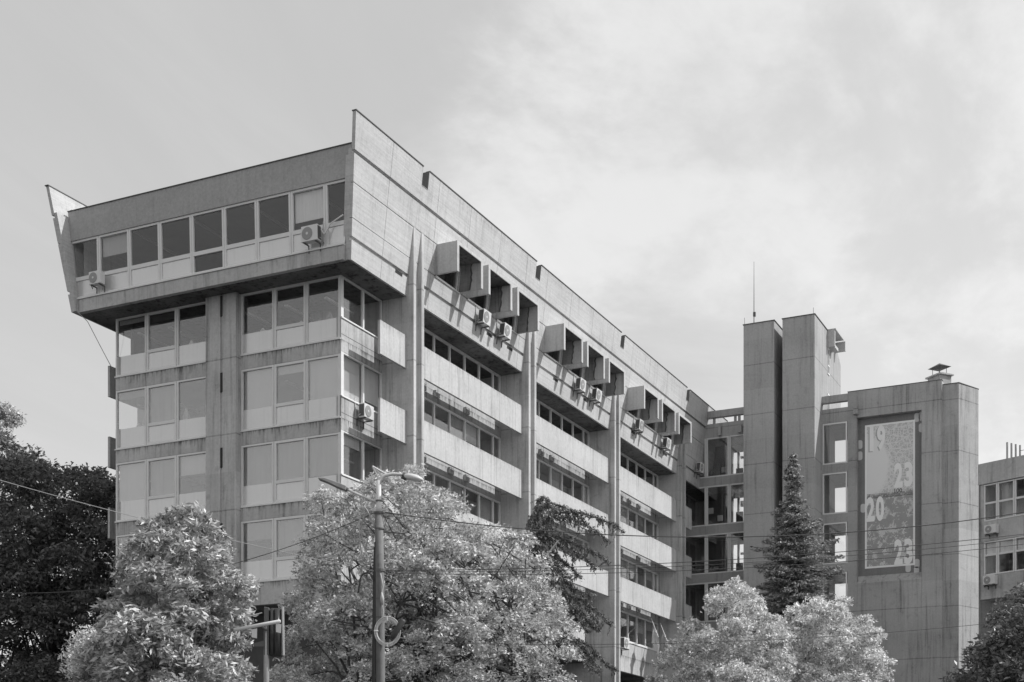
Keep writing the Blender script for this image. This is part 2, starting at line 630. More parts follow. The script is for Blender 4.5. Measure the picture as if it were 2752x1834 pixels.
# ---- windows
def window(P, a0, a1, z0, z1, parent, fw=0.09, dep=0.12, panel=0.0, transom=None, blind=0.0, bmat=None, gmat=None,
           name='window', back=-0.10, sill=True, mull=(), blinds=None):
    """frame (part) with pane, spandrel panel and blind (sub-parts)"""
    m = MB()
    m.hexa(P, a0, a0 + fw, z0, z1, -dep, 0.0)
    m.hexa(P, a1 - fw, a1, z0, z1, -dep, 0.0)
    m.hexa(P, a0 + fw, a1 - fw, z1 - fw, z1, -dep, -0.002)
    m.hexa(P, a0 + fw, a1 - fw, z0, z0 + fw*0.9, -dep, -0.002)
    for q in mull:
        m.hexa(P, q - fw*0.42, q + fw*0.42, z0 + fw*0.9, z1 - fw, -dep, -0.004)
    if transom:
        t0, t1 = transom
        m.hexa(P, a0 + fw, a1 - fw, t0, t1, -dep, 0.012)
    o = m.build(name, FR, parent)
    g = MB()
    g.hexa(P, a0 + fw*0.6, a1 - fw*0.6, z0 + fw*0.6, z1 - fw*0.6, -dep*0.62, -dep*0.62 + 0.012)
    g.build('pane', gmat or GL, o)
    if panel:
        lo = z0 + fw*0.9 + 0.002
        hi = (transom[0] - 0.004) if transom else z0 + panel
        q = MB()
        q.hexa(P, a0 + fw + 0.004, a1 - fw - 0.004, lo, hi, -dep*0.55, -dep*0.3 if transom else -dep*0.36)
        q.build('spandrel_panel', SP, o)
    if blinds is None:
        blinds = [(a0 + fw, a1 - fw, blind, bmat)] if blind else []
    for (b0, b1, fr_, bm_) in blinds:
        if fr_ > 0:
            q = MB()
            zt = z1 - fw
            zb = zt - (z1 - z0 - (panel if panel else 0) - fw)*fr_
            q.hexa(P, b0 + 0.02, b1 - 0.02, zb, zt, -dep - 0.08, -dep - 0.06)
            q.build('blind', bm_ or BL, o)
    return o


yl = [YL, 46.04, 44.20, YPL]                          # left group of the end wall
yr = [YPR, 38.60, 36.84, YS + 0.06]
BLN = {(0, 'l', 0): (0.12, BLG), (0, 'l', 1): (0.20, INTD), (1, 'l', 0): (0.18, BLG), (1, 'l', 1): (1.0, BLG), (1, 'l', 2): 0, (2, 'l', 0): (1.0, BL),
       (2, 'l', 1): (1.0, BLG), (2, 'l', 2): (0.5, BL), (3, 'l', 0): (0.3, BLG), (3, 'l', 1): (0.6, BLG), (3, 'l', 2): (0.4, BL),
       (0, 'r', 2): (0.0, BL), (1, 'r', 0): (1.0, BL), (1, 'r', 1): (0.2, BL), (1, 'r', 2): (1.0, BL), (2, 'r', 0): (1.0, BLG),
       (2, 'r', 1): (1.0, BLG), (2, 'r', 2): (0.95, BLG), (3, 'r', 0): (0.45, BLG), (3, 'r', 1): (0.8, BLG), (3, 'r', 2): (0.3, BLG)}
for k in range(4):
    for s_, ys in (('l', yl), ('r', yr)):
        for j in range(3):
            a0, a1 = ys[j + 1], ys[j]
            bl = BLN.get((k, s_, j), 0)
            bl = bl if isinstance(bl, tuple) else (0.0, BL)
            mid = j == 1
            window(P_end, a0 + 0.012, a1 - 0.012, SILL[k] + 0.012, HEAD[k] - 0.012, office, fw=0.085 if not mid else 0.115,
                   panel=0.97, transom=(SILL[k] + 0.90, SILL[k] + 1.05) if mid else None, blind=bl[0], bmat=bl[1],
                   gmat=GLM if k == 0 else GLR)
    # things seen through the end-wall glass: plants, files, a lamp
    for j in range(9):
        y = YS + 0.5 + random.random()*12.2
        if YPR - 0.3 < y < YPL + 0.3:
            continue
        q = MB()
        zb = SILL[k] + 0.98
        hh = random.uniform(0.15, 0.7)
        q.tube([(X0 + 0.55, y, zb - 0.4), (X0 + 0.55, y, zb + hh*0.4), (X0 + 0.55, y, zb + hh)], [0.10, random.uniform(0.1, 0.22), 0.05], 7)
        q.build('window_plant', random.choice((INTD, F_DKI, ACG, BL)), office)
    # sill flashing
    fl = MB()
    fl.hexa(P_end, YS + 0.02, YPR - 0.01, SILL[k] - 0.03, SILL[k] + 0.03, 0.001, 0.045)
    fl.hexa(P_end, YPL + 0.01, YL + 0.03, SILL[k] - 0.03, SILL[k] + 0.03, 0.001, 0.045)
    fl.build('sill_flashing', FR, office)
for k in range(4):
    z0 = 22.73 - STO*k
    z1 = (24.60, 21.18, 17.65, 14.12)[k]
    window(P_long, X0 + 0.16, 56.44, z0, z1, office, fw=0.055, blind=(0.0, 1.0, 0.25, 0.2)[k], bmat=BL, gmat=GLM)
    window(P_long, 56.44, XF[0][0] - 0.02, z0, z1, office, fw=0.055, blind=(0.0, 0.8, 0.0, 0.3)[k], bmat=BL, gmat=GLM)
    cp_ = MB()
    cp_.hexa(P_long, X0 + 0.01, X0 + 0.16, z0 + 0.002, z1, -0.15, -0.003)
    cp_.build('corner_post', FR, office)
    f2 = MB()
    f2.hexa(P_long, X0 + 0.01, XF[0][0] - 0.01, z0 - 0.05, z0 + 0.01, 0.001, 0.05)
    f2.build('sill_flashing', FR, office)
# ribbon windows in the bays: six lights with narrow mullions
for i in range(4):
    xa = XF[i][3]
    xb = XF[i + 1][0] - 0.02 if i < 3 else 100.9
    for k in range(4):
        z0 = 22.73 - STO*k
        z1 = (24.60, 21.18, 17.65, 14.12)[k]
        mu = []
        x = xa + 0.80
        while x < xb - 0.5:
            mu.append(x)
            x += 1.655
        ed = [xa] + mu + [xb]
        bls = []
        for q in range(len(ed) - 1):
            u = random.random()
            if k > 0 and u < 0.45:
                bls.append((ed[q], ed[q + 1], random.choice((0.3, 0.5, 0.75, 1.0)), random.choice((BLG, BLG, BL))))
        window(P_long, xa + 0.01, xb, z0 + 0.004, z1, office, fw=0.11, mull=mu, blinds=bls, name='ribbon_window', panel=0.0, gmat=GLM)
        f2 = MB()
        f2.hexa(P_long, xa + 0.01, xb - 0.01, z0 - 0.05, z0 + 0.002, 0.001, 0.05)
        f2.build('sill_flashing', FR, office)

# interior: floor slabs, core and partitions
it = MB()
for k in range(4):
    z = 21.70 - STO*k
    it.box(X0 + 0.28, 100.7, YS + 0.28, YL - 0.28, z - 0.55, z - 0.05)
it.build('floor_slab', INT, office)
it = MB()
it.box(62.5, 100.5, 39.5, 43.0, BOT + 0.4, 28.0)
for x in (62.3, 70.9, 83.5, 96.0):
    it.box(x, x + 0.15, YS + 0.3, YL - 0.3, BOT + 0.4, 24.5)
it.box(58.6, 58.8, 41.5, YL - 0.3, BOT + 0.4, 24.5)
it.build('partition', INT, office)
for k in range(4):
    for y in (36.2, 38.4, 40.6, 42.9, 45.2, 47.1):
        q = MB()
        q.box(55.3, 57.6, y, y + 0.16, HEAD[k] - 0.62, HEAD[k] - 0.54)
        q.build('strip_lamp', ACW, office)
rm = MB()                                             # cupboards and shelves by the windows
for k in range(4):
    zb = 21.68 - STO*k
    for q in range(7):
        y = 36 + random.random()*11
        rm.box(57.5 + random.random(), 58.4, y, y + 0.8 + random.random(), zb, zb + 1.4 + random.random()*0.9)
rm.build('cupboard', INTD, office)
for k in (0, 2, 3):
    MB().box(55.1, 58.0, 47.35, 47.5, 21.66 - STO*k, HEAD[k] - 0.1).build('partition', INTD, office)

# ---- flared crown
VJ = [55.72, 60.06, 63.31, 66.67, 69.9, 72.56, 75.89, 79.12, 82.46, 85.7, 88.9, 92.2, 95.4, 98.6, 101.9]
NOT = [(58.43 + 12.6*i, 59.03 + 12.6*i) for i in range(4)]
HOOD = [60.35 + 12.61*i + 3.315*j for i in range(3) for j in range(3)]
WH = 2.70                                             # hood width
WZ0, WZ1 = 26.36, 27.74


def segs(x0, x1, holes, joints, gap=0.012):
    """split [x0, x1] at the joints and leave out the holes"""
    s_ = [(x0, x1)]
    for a, b in holes:
        ns = []
        for p, q in s_:
            if b <= p or a >= q:
                ns.append((p, q))
            else:
                if a > p:
                    ns.append((p, a))
                if b < q:
                    ns.append((b, q))
        s_ = ns
    r_ = []
    for p, q in s_:
        c = p
        for j in joints:
            if c < j < q:
                r_.append((c, j - gap))
                c = j + gap
        r_.append((c, q))
    return r_


def xend_far(z):
    return 52.91 - 0.165*(z - 24.62)


def hexa_e(m, P, a0, a1, z0, z1, n0, n1, slanted):
    """like hexa, but the near end follows the slanted end edge"""
    if not slanted:
        return m.hexa(P, a0, a1, z0, z1, n0, n1)
    xe = xend if P is P_fl else xend_far
    Q = lambda a, z, n: P(xe(z) if a == 'E' else a, z, n)
    return m.hexa(Q, 'E', a1, z0, z1, n0, n1)


hooks = [(x + 0.24, x + WH - 0.24) for x in HOOD]
bands = [(24.62, 25.44, [], 'crown_wall'), (25.60, 26.33, [], 'crown_wall'), (26.36, 27.77, hooks, 'crown_wall'),
         (27.81, 28.97, [], 'crown_wall'), (29.11, 29.80, [], 'parapet'), (29.80, 30.66, NOT, 'parapet')]
for side, P in (('near', P_fl), ('far', P_fr)):
    cw = MB()
    pp = MB()
    for z0, z1, holes, nm in bands:
        if side == 'far':
            holes = holes if nm == 'parapet' else []
        m = pp if nm == 'parapet' else cw
        first = True
        j = VJ if nm != 'x' else []
        for (a, b) in segs(53.0, XEND, holes, j):
            zz1 = (z1 if (side == 'near' or z1 < 30.5) else 30.44) - 0.0005
            hexa_e(m, P, a, b, z0, zz1, -0.12 if nm != 'parapet' else -0.14, 0.0 if nm != 'parapet' else 0.03, first)
            first = False
    # backing layer that shows in grooves and joints
    hexa_e(cw, P, 0, XEND - 0.05, 24.64, 26.34, -0.30, -0.1205, True)
    fst = True
    for (a, b) in segs(53.0, XEND - 0.05, hooks if side == 'near' else [], []):
        hexa_e(cw, P, a, b, 26.345, 27.79, -0.30, -0.1205, fst)
        fst = False
    hexa_e(cw, P, 0, XEND - 0.05, 27.795, 29.2, -0.30, -0.1205, True)
    cw.build('crown_wall', CC, office)
    pp.hexa(P, 53.3, XEND - 0.05, 29.0, 29.79, -0.26, -0.142)
    pp.build('parapet', CC, office)
    cp_ = MB()
    fst = True
    for (a, b) in segs(52.5, XEND, NOT, []):
        Q = (lambda a_, z, n, P=P: P((xend if P is P_fl else xend_far)(30.66) - 0.03 if a_ == 'E' else a_, z, n))
        zc_ = 30.662 if side == 'near' else 30.442
        cp_.hexa(Q, 'E' if fst else a - 0.01, b + 0.01, zc_, zc_ + 0.04, -0.17, 0.06)
        fst = False
    cp_.build('metal_coping', CAPM, office)
    if side == 'near':
        nl = MB()
        for a, b in NOT:                                # lining of the notches
            nl.hexa(P, a + 0.001, b - 0.06, 29.80, 29.83, -0.15, 0.045)
        nl.build('notch_lining', STEEL, office)
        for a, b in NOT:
            MB().hexa(P, b - 0.05, b - 0.002, 29.80, 30.66, -0.34, 0.032).build('notch_side', STEELD, office)  # metal side lining, coloured darker to carry the shade on this face

# lower lip openings (dark slots under the groove)
for x in (56.9, 66.2, 68.6, 74.6, 79.0, 86.9, 93.1):
    MB().hexa(P_fl, x, x + 0.65, 25.30, 25.46, -0.06, 0.004).build('drain_slot', DK, office)

# end of the crown
XW = lambda z: 52.93 + 0.03*(29.5 - z)
P_ce = lambda a, z, n: (XW(z) - n, a, z)


def yin(z, t=0.31):
    return prof(z) + t


def crown_band(m, z0, z1, n0, n1, P=P_ce):
    Q = lambda a, z, n: P(yin(z) if a == 0 else MIR - yin(z), z, n)
    return m.hexa(Q, 0, 1, z0, z1, n0, n1)


fa = MB()
crown_band(fa, 28.09, 29.50, -0.25, 0.0)
fa.build('fascia', FAS, office)
cpn = MB()
crown_band(cpn, 29.501, 29.54, -0.28, 0.04)
cpn.build('metal_coping', CAPM, office)
fb = MB()
crown_band(fb, 24.62, 25.22, -0.25, 0.0)
fb.build('lower_band', CW, office)
ff = MB()
crown_band(ff, 25.235, 25.30, -0.2, 0.05)
ff.build('sill_flashing', FR, office)
ym = [MIR - yin(26.8) + 0.0, 47.70, 45.85, 44.02, 42.16, 40.32, 38.50, 36.66, 34.83, yin(26.8)]
cb = [(0.0, BL), (0.50, BLG), (0, BL), (0.0, BLG), (0, BL), (0, BL), (0, BL), (0.72, BL), (0, BL)]
P_cw = lambda a, z, n: (XW(z) + 0.06 - n, (yin(z) if a < 33.95 else (MIR - yin(z) if a > 48.94 else a)), z)
for j in range(9):
    a1, a0 = ym[j], ym[j + 1]
    window(P_cw, a0 + (0.008 if j < 8 else 0), a1 - (0.008 if j else 0), 25.305, 28.085, office, fw=0.10, panel=0.9 if j != 4 else 0.0,
           transom=(26.14, 26.32), blind=cb[j][0], bmat=cb[j][1])
tk = MB()
Qt = lambda a, z, n: (xend(z) + (0.002 if a == 0 else 0.5), prof(z) + n, z)
tk.hexa(Qt, 0, 1, 25.62, 28.95, 0.301, 0.43)
tk.build('end_rib', CC, office)
st = MB()
st.box(53.35, XEND - 1.0, 33.70, MIR - 33.70, 24.66, 24.95)
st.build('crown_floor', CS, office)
st = MB()
Qs = lambda a, z, n: (XW(24.62) + 0.26 if a == 0 else XEND - 0.5, n, z)
st.hexa(Qs, 0, 1, 24.60, 24.655, 33.75, MIR - 33.75)
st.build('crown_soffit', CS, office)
st = MB()
st.box(53.3, XEND - 0.3, 33.5, MIR - 33.5, 28.55, 28.95)
st.box(XEND - 0.5, XEND - 0.3, 33.6, MIR - 33.6, 24.7, 29.4)
st.build('roof_slab', INT, office)
st = MB()
st.box(58.2, 58.4, 34.3, MIR - 34.3, 24.96, 28.54)
st.box(58.5, XEND - 1, 37.5, 37.7, 24.96, 28.54)
for x in (63.4, 70, 76, 83, 89, 96):
    st.box(x, x + 0.12, 34.2, 37.4, 24.96, 28.54)
st.build('partition', INTD, office)
st = MB()
for q in range(8):
    y = 35 + q*1.7 + random.random()*0.4
    st.box(56.6, 57.4, y, y + 1.0, 24.96, 26.0 + random.random()*0.9)
st.build('cupboard', INTD, office)
# strip lights hanging under the crown ceiling are unlit: thin pale bars
st = MB()
for y in (36.0, 39.4, 42.8, 46.2):
    st.box(53.9, 57.8, y, y + 0.12, 28.3, 28.38)
st.build('strip_lamp', ACW, office)

# hoods with windows
YH = 32.20
for x in HOOD:
    h = MB()
    t = 0.14
    za, zb = WZ0 - 0.01, 27.79
    # side panels: bottom edge level, back edge on the flare
    for xs in (x, x + WH - t):
        pts = [(xs, YH, za), (xs, prof(za) + 0.10, za), (xs, prof(zb) + 0.10, zb), (xs, YH, zb)]
        h.prism(pts, (t, 0, 0))
    pts = [(x + t, YH, zb - t), (x + t, prof(zb) + 0.10, zb - t), (x + t, prof(zb) + 0.10, zb), (x + t, YH, zb)]
    h.prism(pts, (WH - 2*t, 0, 0))
    ho = h.build('window_hood', CPAN, office, bevel=0.006)
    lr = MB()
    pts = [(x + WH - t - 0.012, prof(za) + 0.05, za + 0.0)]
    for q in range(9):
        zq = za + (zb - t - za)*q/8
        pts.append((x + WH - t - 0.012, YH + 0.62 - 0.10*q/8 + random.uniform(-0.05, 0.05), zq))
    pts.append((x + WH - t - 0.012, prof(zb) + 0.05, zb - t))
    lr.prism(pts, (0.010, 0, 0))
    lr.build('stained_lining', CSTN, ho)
    ck = MB()
    xx = x + WH - t - 0.018
    fr_ = [(xx, q_[1] - random.uniform(0.03, 0.10), q_[2]) for q_ in pts[1:-1]]
    bk_ = [(xx, q_[1] + 0.01, q_[2]) for q_ in pts[1:-1]]
    ck.prism(fr_ + bk_[::-1], (0.005, 0, 0))
    ck.build('crack', CAPM, ho)
    lr = MB()
    lr.prism([(x + t + 0.004, YH + 0.012, zb - t - 0.012), (x + t + 0.004, prof(zb) + 0.05, zb - t - 0.012), (x + WH - t - 0.016, prof(zb) + 0.05, zb - t - 0.012), (x + WH - t - 0.016, YH + 0.012, zb - t - 0.012)], (0, 0, 0.010))
    lr.build('shaded_stained_ceiling', CS, ho)  # stained ceiling sheet, its dark colour also stands for shade under the hood
    # pale front edge
    e = MB()
    e.box(x - 0.006, x + 0.20, YH - 0.05, YH - 0.002, za - 0.004, zb + 0.004)
    e.box(x + WH - 0.20, x + WH + 0.006, YH - 0.05, YH - 0.002, za - 0.004, zb + 0.004)
    e.box(x + 0.20, x + WH - 0.20, YH - 0.05, YH - 0.002, zb - 0.15, zb + 0.004)
    e.build('front_edge', CPAN, ho)
    wn = window(lambda a, z, n: (a, prof(z) + 0.05 - n, z), x + 0.25, x + WH - 0.25, WZ0 + 0.004, WZ1, office, fw=0.09, dep=0.10,
                blind=random.choice((0, 0, 0.3)), bmat=BLG)
    s2 = MB()
    s2.hexa(P_fl, x + 0.12, x + WH - 0.12, WZ0 - 0.07, WZ0 - 0.02, 0.002, 0.06)
    s2.build('sill', FR, wn)

# dark recessed ground storeys under the raised block
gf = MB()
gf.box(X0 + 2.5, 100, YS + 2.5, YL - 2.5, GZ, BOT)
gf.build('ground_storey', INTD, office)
gw = MB()
for x in range(60, 100, 4):
    gw.box(x, x + 2.8, YS + 2.44, YS + 2.49, 2.5, 6.5)
for y in (38.5, 42.0):
    gw.box(X0 + 2.44, X0 + 2.49, y, y + 2.6, 2.5, 6.5)
gw.build('ground_window', STEELD, office)

# ================================================================== LINK WING, TOWERS, ANNEX
XL = 101.0
wing = empty('annex_building', (XL, 24, GZ), 'concrete annex wing with a tall banner niche, right of the twin towers', 'building')
P_w = lambda a, z, n: (XL - n, a, z)
YWL, YW0, YW1, YAR = 34.9, 24.53, 22.71, 16.29       # link from YWL to YW0 (behind towers), annex window column, right end
heads = [28.26 - STO*k for k in range(8)]
sills = [25.36 - STO*k for k in range(8)]
m = MB()
m.hexa(P_w, YW1 + 0.001, YWL, 28.27, 29.27, -0.3, 0.0)
for k in range(8):
    top = sills[k] - 0.01
    bot = heads[k + 1] + 0.01 if k < 7 else GZ
    if bot > top:
        bot = GZ
    m.hexa(P_w, YW1 + 0.001, YWL, bot, top, -0.3, 0.0)
m.build('spandrel_band', CT, wing)
m = MB()
m.hexa(P_w, YW1, 33.0, 29.72, 30.20, -0.35, 0.05)
for y in (30.55, 30.85, 32.45):
    m.hexa(P_w, y, y + 0.16, 29.272, 29.72, -0.25, -0.08)
m.build('roof_beam', CT, wing)
m = MB()
m.hexa(P_w, 31.9, 32.1, 28.3, 28.95, 0.001, 0.30)
m.hexa(P_w, 30.35, 30.6, 28.35, 28.9, 0.001, 0.25)
m.build('roof_corbel', CT, wing)
for k in range(6):
    for (a0, a1) in ((33.12, 34.85), (31.37, 33.08), (29.6, 31.33), (YW1 + 0.04, YW0 - 0.03)):
        wo = window(P_w, a0, a1, sills[k], heads[k], wing, fw=0.10, dep=0.14, gmat=GLL)
# back of the link wing: tall openings so that the sky shows through
m = MB()
XB = XL + 4.0
m.box(XB, XB + 0.3, YW1, YWL, 28.1, 29.25)
for k in range(8):
    bot = heads[k + 1] - 0.1 if k < 7 else GZ
    bot = min(bot, sills[k] - 0.2)
    m.box(XB, XB + 0.3, YW1, YWL, max(bot, GZ), sills[k] - 0.05)
m.box(XB - 0.01, XB + 0.25, 32.3, 35.6, GZ, 28.09)
m.box(XL + 0.31, XB + 0.25, 35.3, 35.6, GZ, 28.6)
for y in np.arange(YW1 + 2.6, 32.2, 1.3):
    m.box(XB - 0.01, XB + 0.2, y, y + 0.14, GZ, 28.09)
m.build('rear_wall', CT, wing)
m = MB()
for k in range(8):
    z = sills[k] - 0.12
    m.box(XL + 0.3, XB - 0.01, YW1 + 0.01, YWL, z - 0.35, z)
m.box(XL + 0.31, XB + 0.2, YW1 + 0.01, YWL, 28.6, 28.8)
m.build('floor_slab', INT, wing)
m = MB()
for k in range(8):
    z = sills[k]
    m.box(XL + 2.6, XL + 2.9, 32.5, 33.9, z - 0.1, z + 2.9)
    m.box(XL + 1.6, XL + 2.2, 32.6 + 0.3*(k % 3), 33.3 + 0.3*(k % 3), z - 0.1, z + 0.9)
    m.box(XL + 2.2, XL + 2.4, 31.0, 31.5, z - 0.1, z + 1.0 + 0.3*(k % 2))
m.build('column', INTD, wing)
for k in range(6):
    z = sills[k]
    for y_, w2, zz_ in ((33.3 - 0.4*(k % 2), 0.5, 1.2), (31.9 + 0.3*(k % 3), 0.35, 0.6), (30.6, 0.2, 1.5)):
        MB().box(XL + 1.0, XL + 1.15, y_, y_ + w2, z + zz_ - 0.1, z + zz_ + 0.06 + 0.25*((k + int(y_)) % 2)).build('shelf_item', ACW if k % 2 else BLG, wing)

# annex body: closed concrete mass with the niche
NY0, NY1, NZ0, NZ1 = 17.64, 22.07, 17.34, 28.43
m = MB()
m.hexa(P_w, NY1, YW1, GZ, 30.30, -8.0, 0.0)
m.hexa(P_w, YAR, NY0, GZ, 30.30, -1.5, 0.0)
m.hexa(P_w, NY0 + 0.0005, NY1 - 0.0005, NZ1, 30.30, -8.0, 0.0)
m.hexa(P_w, NY0 + 0.0005, NY1 - 0.0005, NZ0 - 0.55, NZ1 - 0.001, -8.0, -0.42)
# sloping sill below the niche
m.prism([(XL, NY0 + 0.001, NZ0 - 0.55), (XL + 0.42, NY0 + 0.001, NZ0), (XL + 0.42, NY0 + 0.001, NZ0 - 0.56)], (0, NY1 - NY0 - 0.002, 0))
m.hexa(P_w, NY0 + 0.0005, NY1 - 0.0005, GZ, NZ0 - 0.551, -8.0, 0.0)
m.box(XL + 1.5, XL + 8.0, YAR + 0.3, NY0, GZ, 30.0)
m.build('wall', CA, wing)
m = MB()
m.hexa(P_w, NY0 + 0.002, NY1 - 0.002, NZ0 + 0.01, NZ1 - 0.003, -0.419, -0.412)
m.build('niche_paint', CN_, wing)
m = MB()
m.hexa(P_w, YAR - 0.03, YW1 + 0.01, 30.301, 30.34, -0.4, 0.03)
m.build('metal_coping', CAPM, wing)
# stepped right end and oblique end block
m = MB()
X2, Y2 = 101.28, 15.21
m.box(X2, X2 + 3.0, Y2, YAR - 0.001, GZ, 30.02)
dv = Vector((0.90, -0.43))
e = Vector((X2, Y2)) + dv*2.33
m.prism([(X2 + 0.001, Y2, GZ), (e.x, e.y, GZ), (e.x + 2.5, e.y + 1.2, GZ), (X2 + 3, Y2 + 0.5, GZ), (X2 + 0.001, Y2 + 0.3, GZ)], (0, 0, 30.0 - GZ))
m.build('end_block', CA, wing)
m = MB()
m.prism([(X2 - 0.03, Y2 - 0.03, 30.025), (e.x + 0.03, e.y - 0.03, 30.025), (e.x + 2.5, e.y + 1.2, 30.025), (X2 + 3, YAR, 30.025), (X2 - 0.03, YAR, 30.025)], (0, 0, 0.05))
m.build('metal_coping', CAPM, wing)
# small soil spout on the annex
m = MB()
m.hexa(P_w, 21.95, 22.25, 28.62, 29.02, 0.001, 0.35)
m.hexa(P_w, 22.0, 22.2, 29.02, 29.25, 0.2, 0.33)
m.build('rain_spout', CA, wing)
# roof chimney
ch = MB()
cc = Vector((102.9, 16.75, 0))
ax1 = Vector((0.62, 0.78, 0))
ax2 = Vector((0.78, -0.62, 0))


def rect(c, a, b, z):
    return [tuple(c + ax1*a*i + ax2*b*j + Vector((0, 0, z))) for i, j in ((-1, -1), (1, -1), (1, 1), (-1, 1))]


ch.prism(rect(cc, 0.62, 0.50, 30.0), (0, 0, 1.05))
co = ch.build('chimney', CA, wing)
c2 = MB()
c2.prism(rect(cc, 0.76, 0.62, 31.055), (0, 0, 0.10))
c2.build('chimney_slab', CNB, co)
c3 = MB()
for i, j in ((-1, -1), (1, -1), (1, 1), (-1, 1)):
    p = cc + ax1*0.36*i + ax2*0.30*j
    c3.tube([p + Vector((0, 0, 31.15)), p + Vector((0, 0, 31.75))], 0.02, 5)
b_ = len(c3.v)
c3.v += rect(cc, 0.62, 0.52, 31.72) + [tuple(cc + Vector((0, 0, 32.05)))] + [tuple(cc + Vector((0, 0, 31.60)))]
for k in range(4):
    c3.f.append((b_ + k, b_ + (k + 1) % 4, b_ + 4))
    c3.f.append((b_ + (k + 1) % 4, b_ + k, b_ + 5))
c3.build('cowl', CAPM, co)

# ---- twin towers
XT = 98.92
tw = empty('stair_tower', (XT, 28.5, GZ), 'left of the two concrete towers, with a tall mast on its roof', 'tower')
MB().box(XT, 102.5, 27.42, 29.64, GZ, 35.41).build('shaft', CT, tw)
MB().box(XT - 0.05, 102.5, 27.37, 29.69, 35.412, 35.46).build('metal_coping', CAPM, tw)
m = MB()
m.tube([(XT + 0.25, 28.95, 35.4), (XT + 0.25, 28.95, 39.9)], [0.035, 0.012], 6)
mo = m.build('mast', STEELD, tw)
MB().box(XT + 0.18, XT + 0.32, 28.83, 29.0, 36.0, 36.3).build('junction_box', STEELD, mo)
m = MB()
m.tube([(XT + 0.05, 29.58, 35.4), (XT + 0.05, 29.58, 35.95)], 0.014, 5)
m.build('lightning_rod', STEELD, tw)

tw2 = empty('lift_tower', (XT, 25.7, GZ), 'right of the two concrete towers, its sunlit side with slit windows', 'tower')
m = MB()
YT = 24.54
m.prism([(XT, YT, GZ), (105.0, YT, GZ), (105.0, YT, 29.0), (106.82, YT, 29.0), (106.82, YT, 34.1), (104.9, YT, 35.35), (104.7, YT, 35.41), (XT, YT, 35.41)], (0, 26.82 - YT, 0))
m.build('shaft', CT, tw2)
MB().box(XT - 0.05, 104.7, YT - 0.05, 26.87, 35.412, 35.46).build('metal_coping', CAPM, tw2)
m = MB()
m.tube([(XT + 0.05, YT + 0.1, 35.4), (XT + 0.05, YT + 0.1, 35.9)], 0.014, 5)
m.build('lightning_rod', STEELD, tw2)
P_t = lambda a, z, n: (a, YT - n, z)
for z0, z1 in ((32.3, 34.2), (28.7, 30.9)):
    m = MB()
    for (a0, a1, b0, b1) in ((102.6, 102.7, z0, z1), (103.1, 103.2, z0, z1), (102.7, 103.1, z1 - 0.1, z1), (102.7, 103.1, z0, z0 + 0.1), (102.7, 103.1, z0 + 0.6, z0 + 0.68)):
        m.hexa(P_t, a0, a1, b0, b1, 0.001, 0.05)
    wo = m.build('slit_window', FR, tw2)
    q = MB()
    q.hexa(P_t, 102.701, 103.099, z0 + 0.1, z1 - 0.1, 0.001, 0.012)
    q.build('pane', STEELD, wo)
m = MB()
m.box(102.55, 102.75, YT - 0.55, YT - 0.002, 34.2, 35.38)
m.box(105.0, 105.2, YT - 0.75, YT - 0.002, 34.55, 35.25)
m.box(102.55, 105.2, YT - 0.62, YT - 0.002, 35.385, 35.47)
m.box(102.76, 103.9, YT - 0.50, YT - 0.002, 34.2, 34.42)
m.build('roof_hood', CPAN, tw2)

# ================================================================== BANNER
ban = empty('banner', (XL + 0.38, 19.9, 17.85), 'tall banner with a city map and big 19 23 20 23 figures', 'banner')
BY0, BY1, BZ0, BZ1 = 18.15, 21.59, 17.85, 27.92      # right edge, left edge, bottom, top
P_b = lambda a, z, n: (XL + 0.40 - n, a, z)

bm_mat, t, b = new_mat('banner_map')
g = t.nodes.new('ShaderNodeNewGeometry')
s_ = t.nodes.new('ShaderNodeSeparateXYZ')
t.links.new(g.outputs['Position'], s_.inputs[0])
vo = t.nodes.new('ShaderNodeTexVoronoi')
vo.feature = 'DISTANCE_TO_EDGE'
vo.inputs['Scale'].default_value = 6.0
t.links.new(pos_map(t, (0, 1.6, 1.0), (R(35), 0, 0)), vo.inputs['Vector'])
street = mrange(t, vo.outputs['Distance'], 0.0, 0.16)
vo2 = t.nodes.new('ShaderNodeTexVoronoi')
vo2.feature = 'DISTANCE_TO_EDGE'
vo2.inputs['Scale'].default_value = 2.4
t.links.new(pos_map(t, (0, 1.0, 1.0)), vo2.inputs['Vector'])
street2 = mrange(t, vo2.outputs['Distance'], 0.0, 0.10)
bl_ = noise(t, pos_map(t), 3.0, 5, 0.7)
# town area: everything right of an arc bulging from upper right to lower left
yy = mth(t, 'SUBTRACT', s_.outputs[1], 21.3)
zz = mth(t, 'SUBTRACT', s_.outputs[2], 25.0)
dist = mth(t, 'SQRT', mth(t, 'ADD', mth(t, 'POWER', yy, 2), mth(t, 'MULTIPLY', mth(t, 'POWER', zz, 2), 0.45)))
town = mrange(t, mth(t, 'ADD', dist, mth(t, 'MULTIPLY', mth(t, 'SUBTRACT', bl_, 0.5), 0.5)), 1.25, 1.55)
dk = mth(t, 'MULTIPLY', town, mth(t, 'ADD', mth(t, 'MULTIPLY', mth(t, 'MULTIPLY', street, street2), 0.42), mth(t, 'MULTIPLY', bl_, 0.12)))
v = mth(t, 'SUBTRACT', 0.80, mth(t, 'MULTIPLY', dk, 0.66))
to_col(t, v, b.inputs['Base Color'])
b.inputs['Roughness'].default_value = 0.6

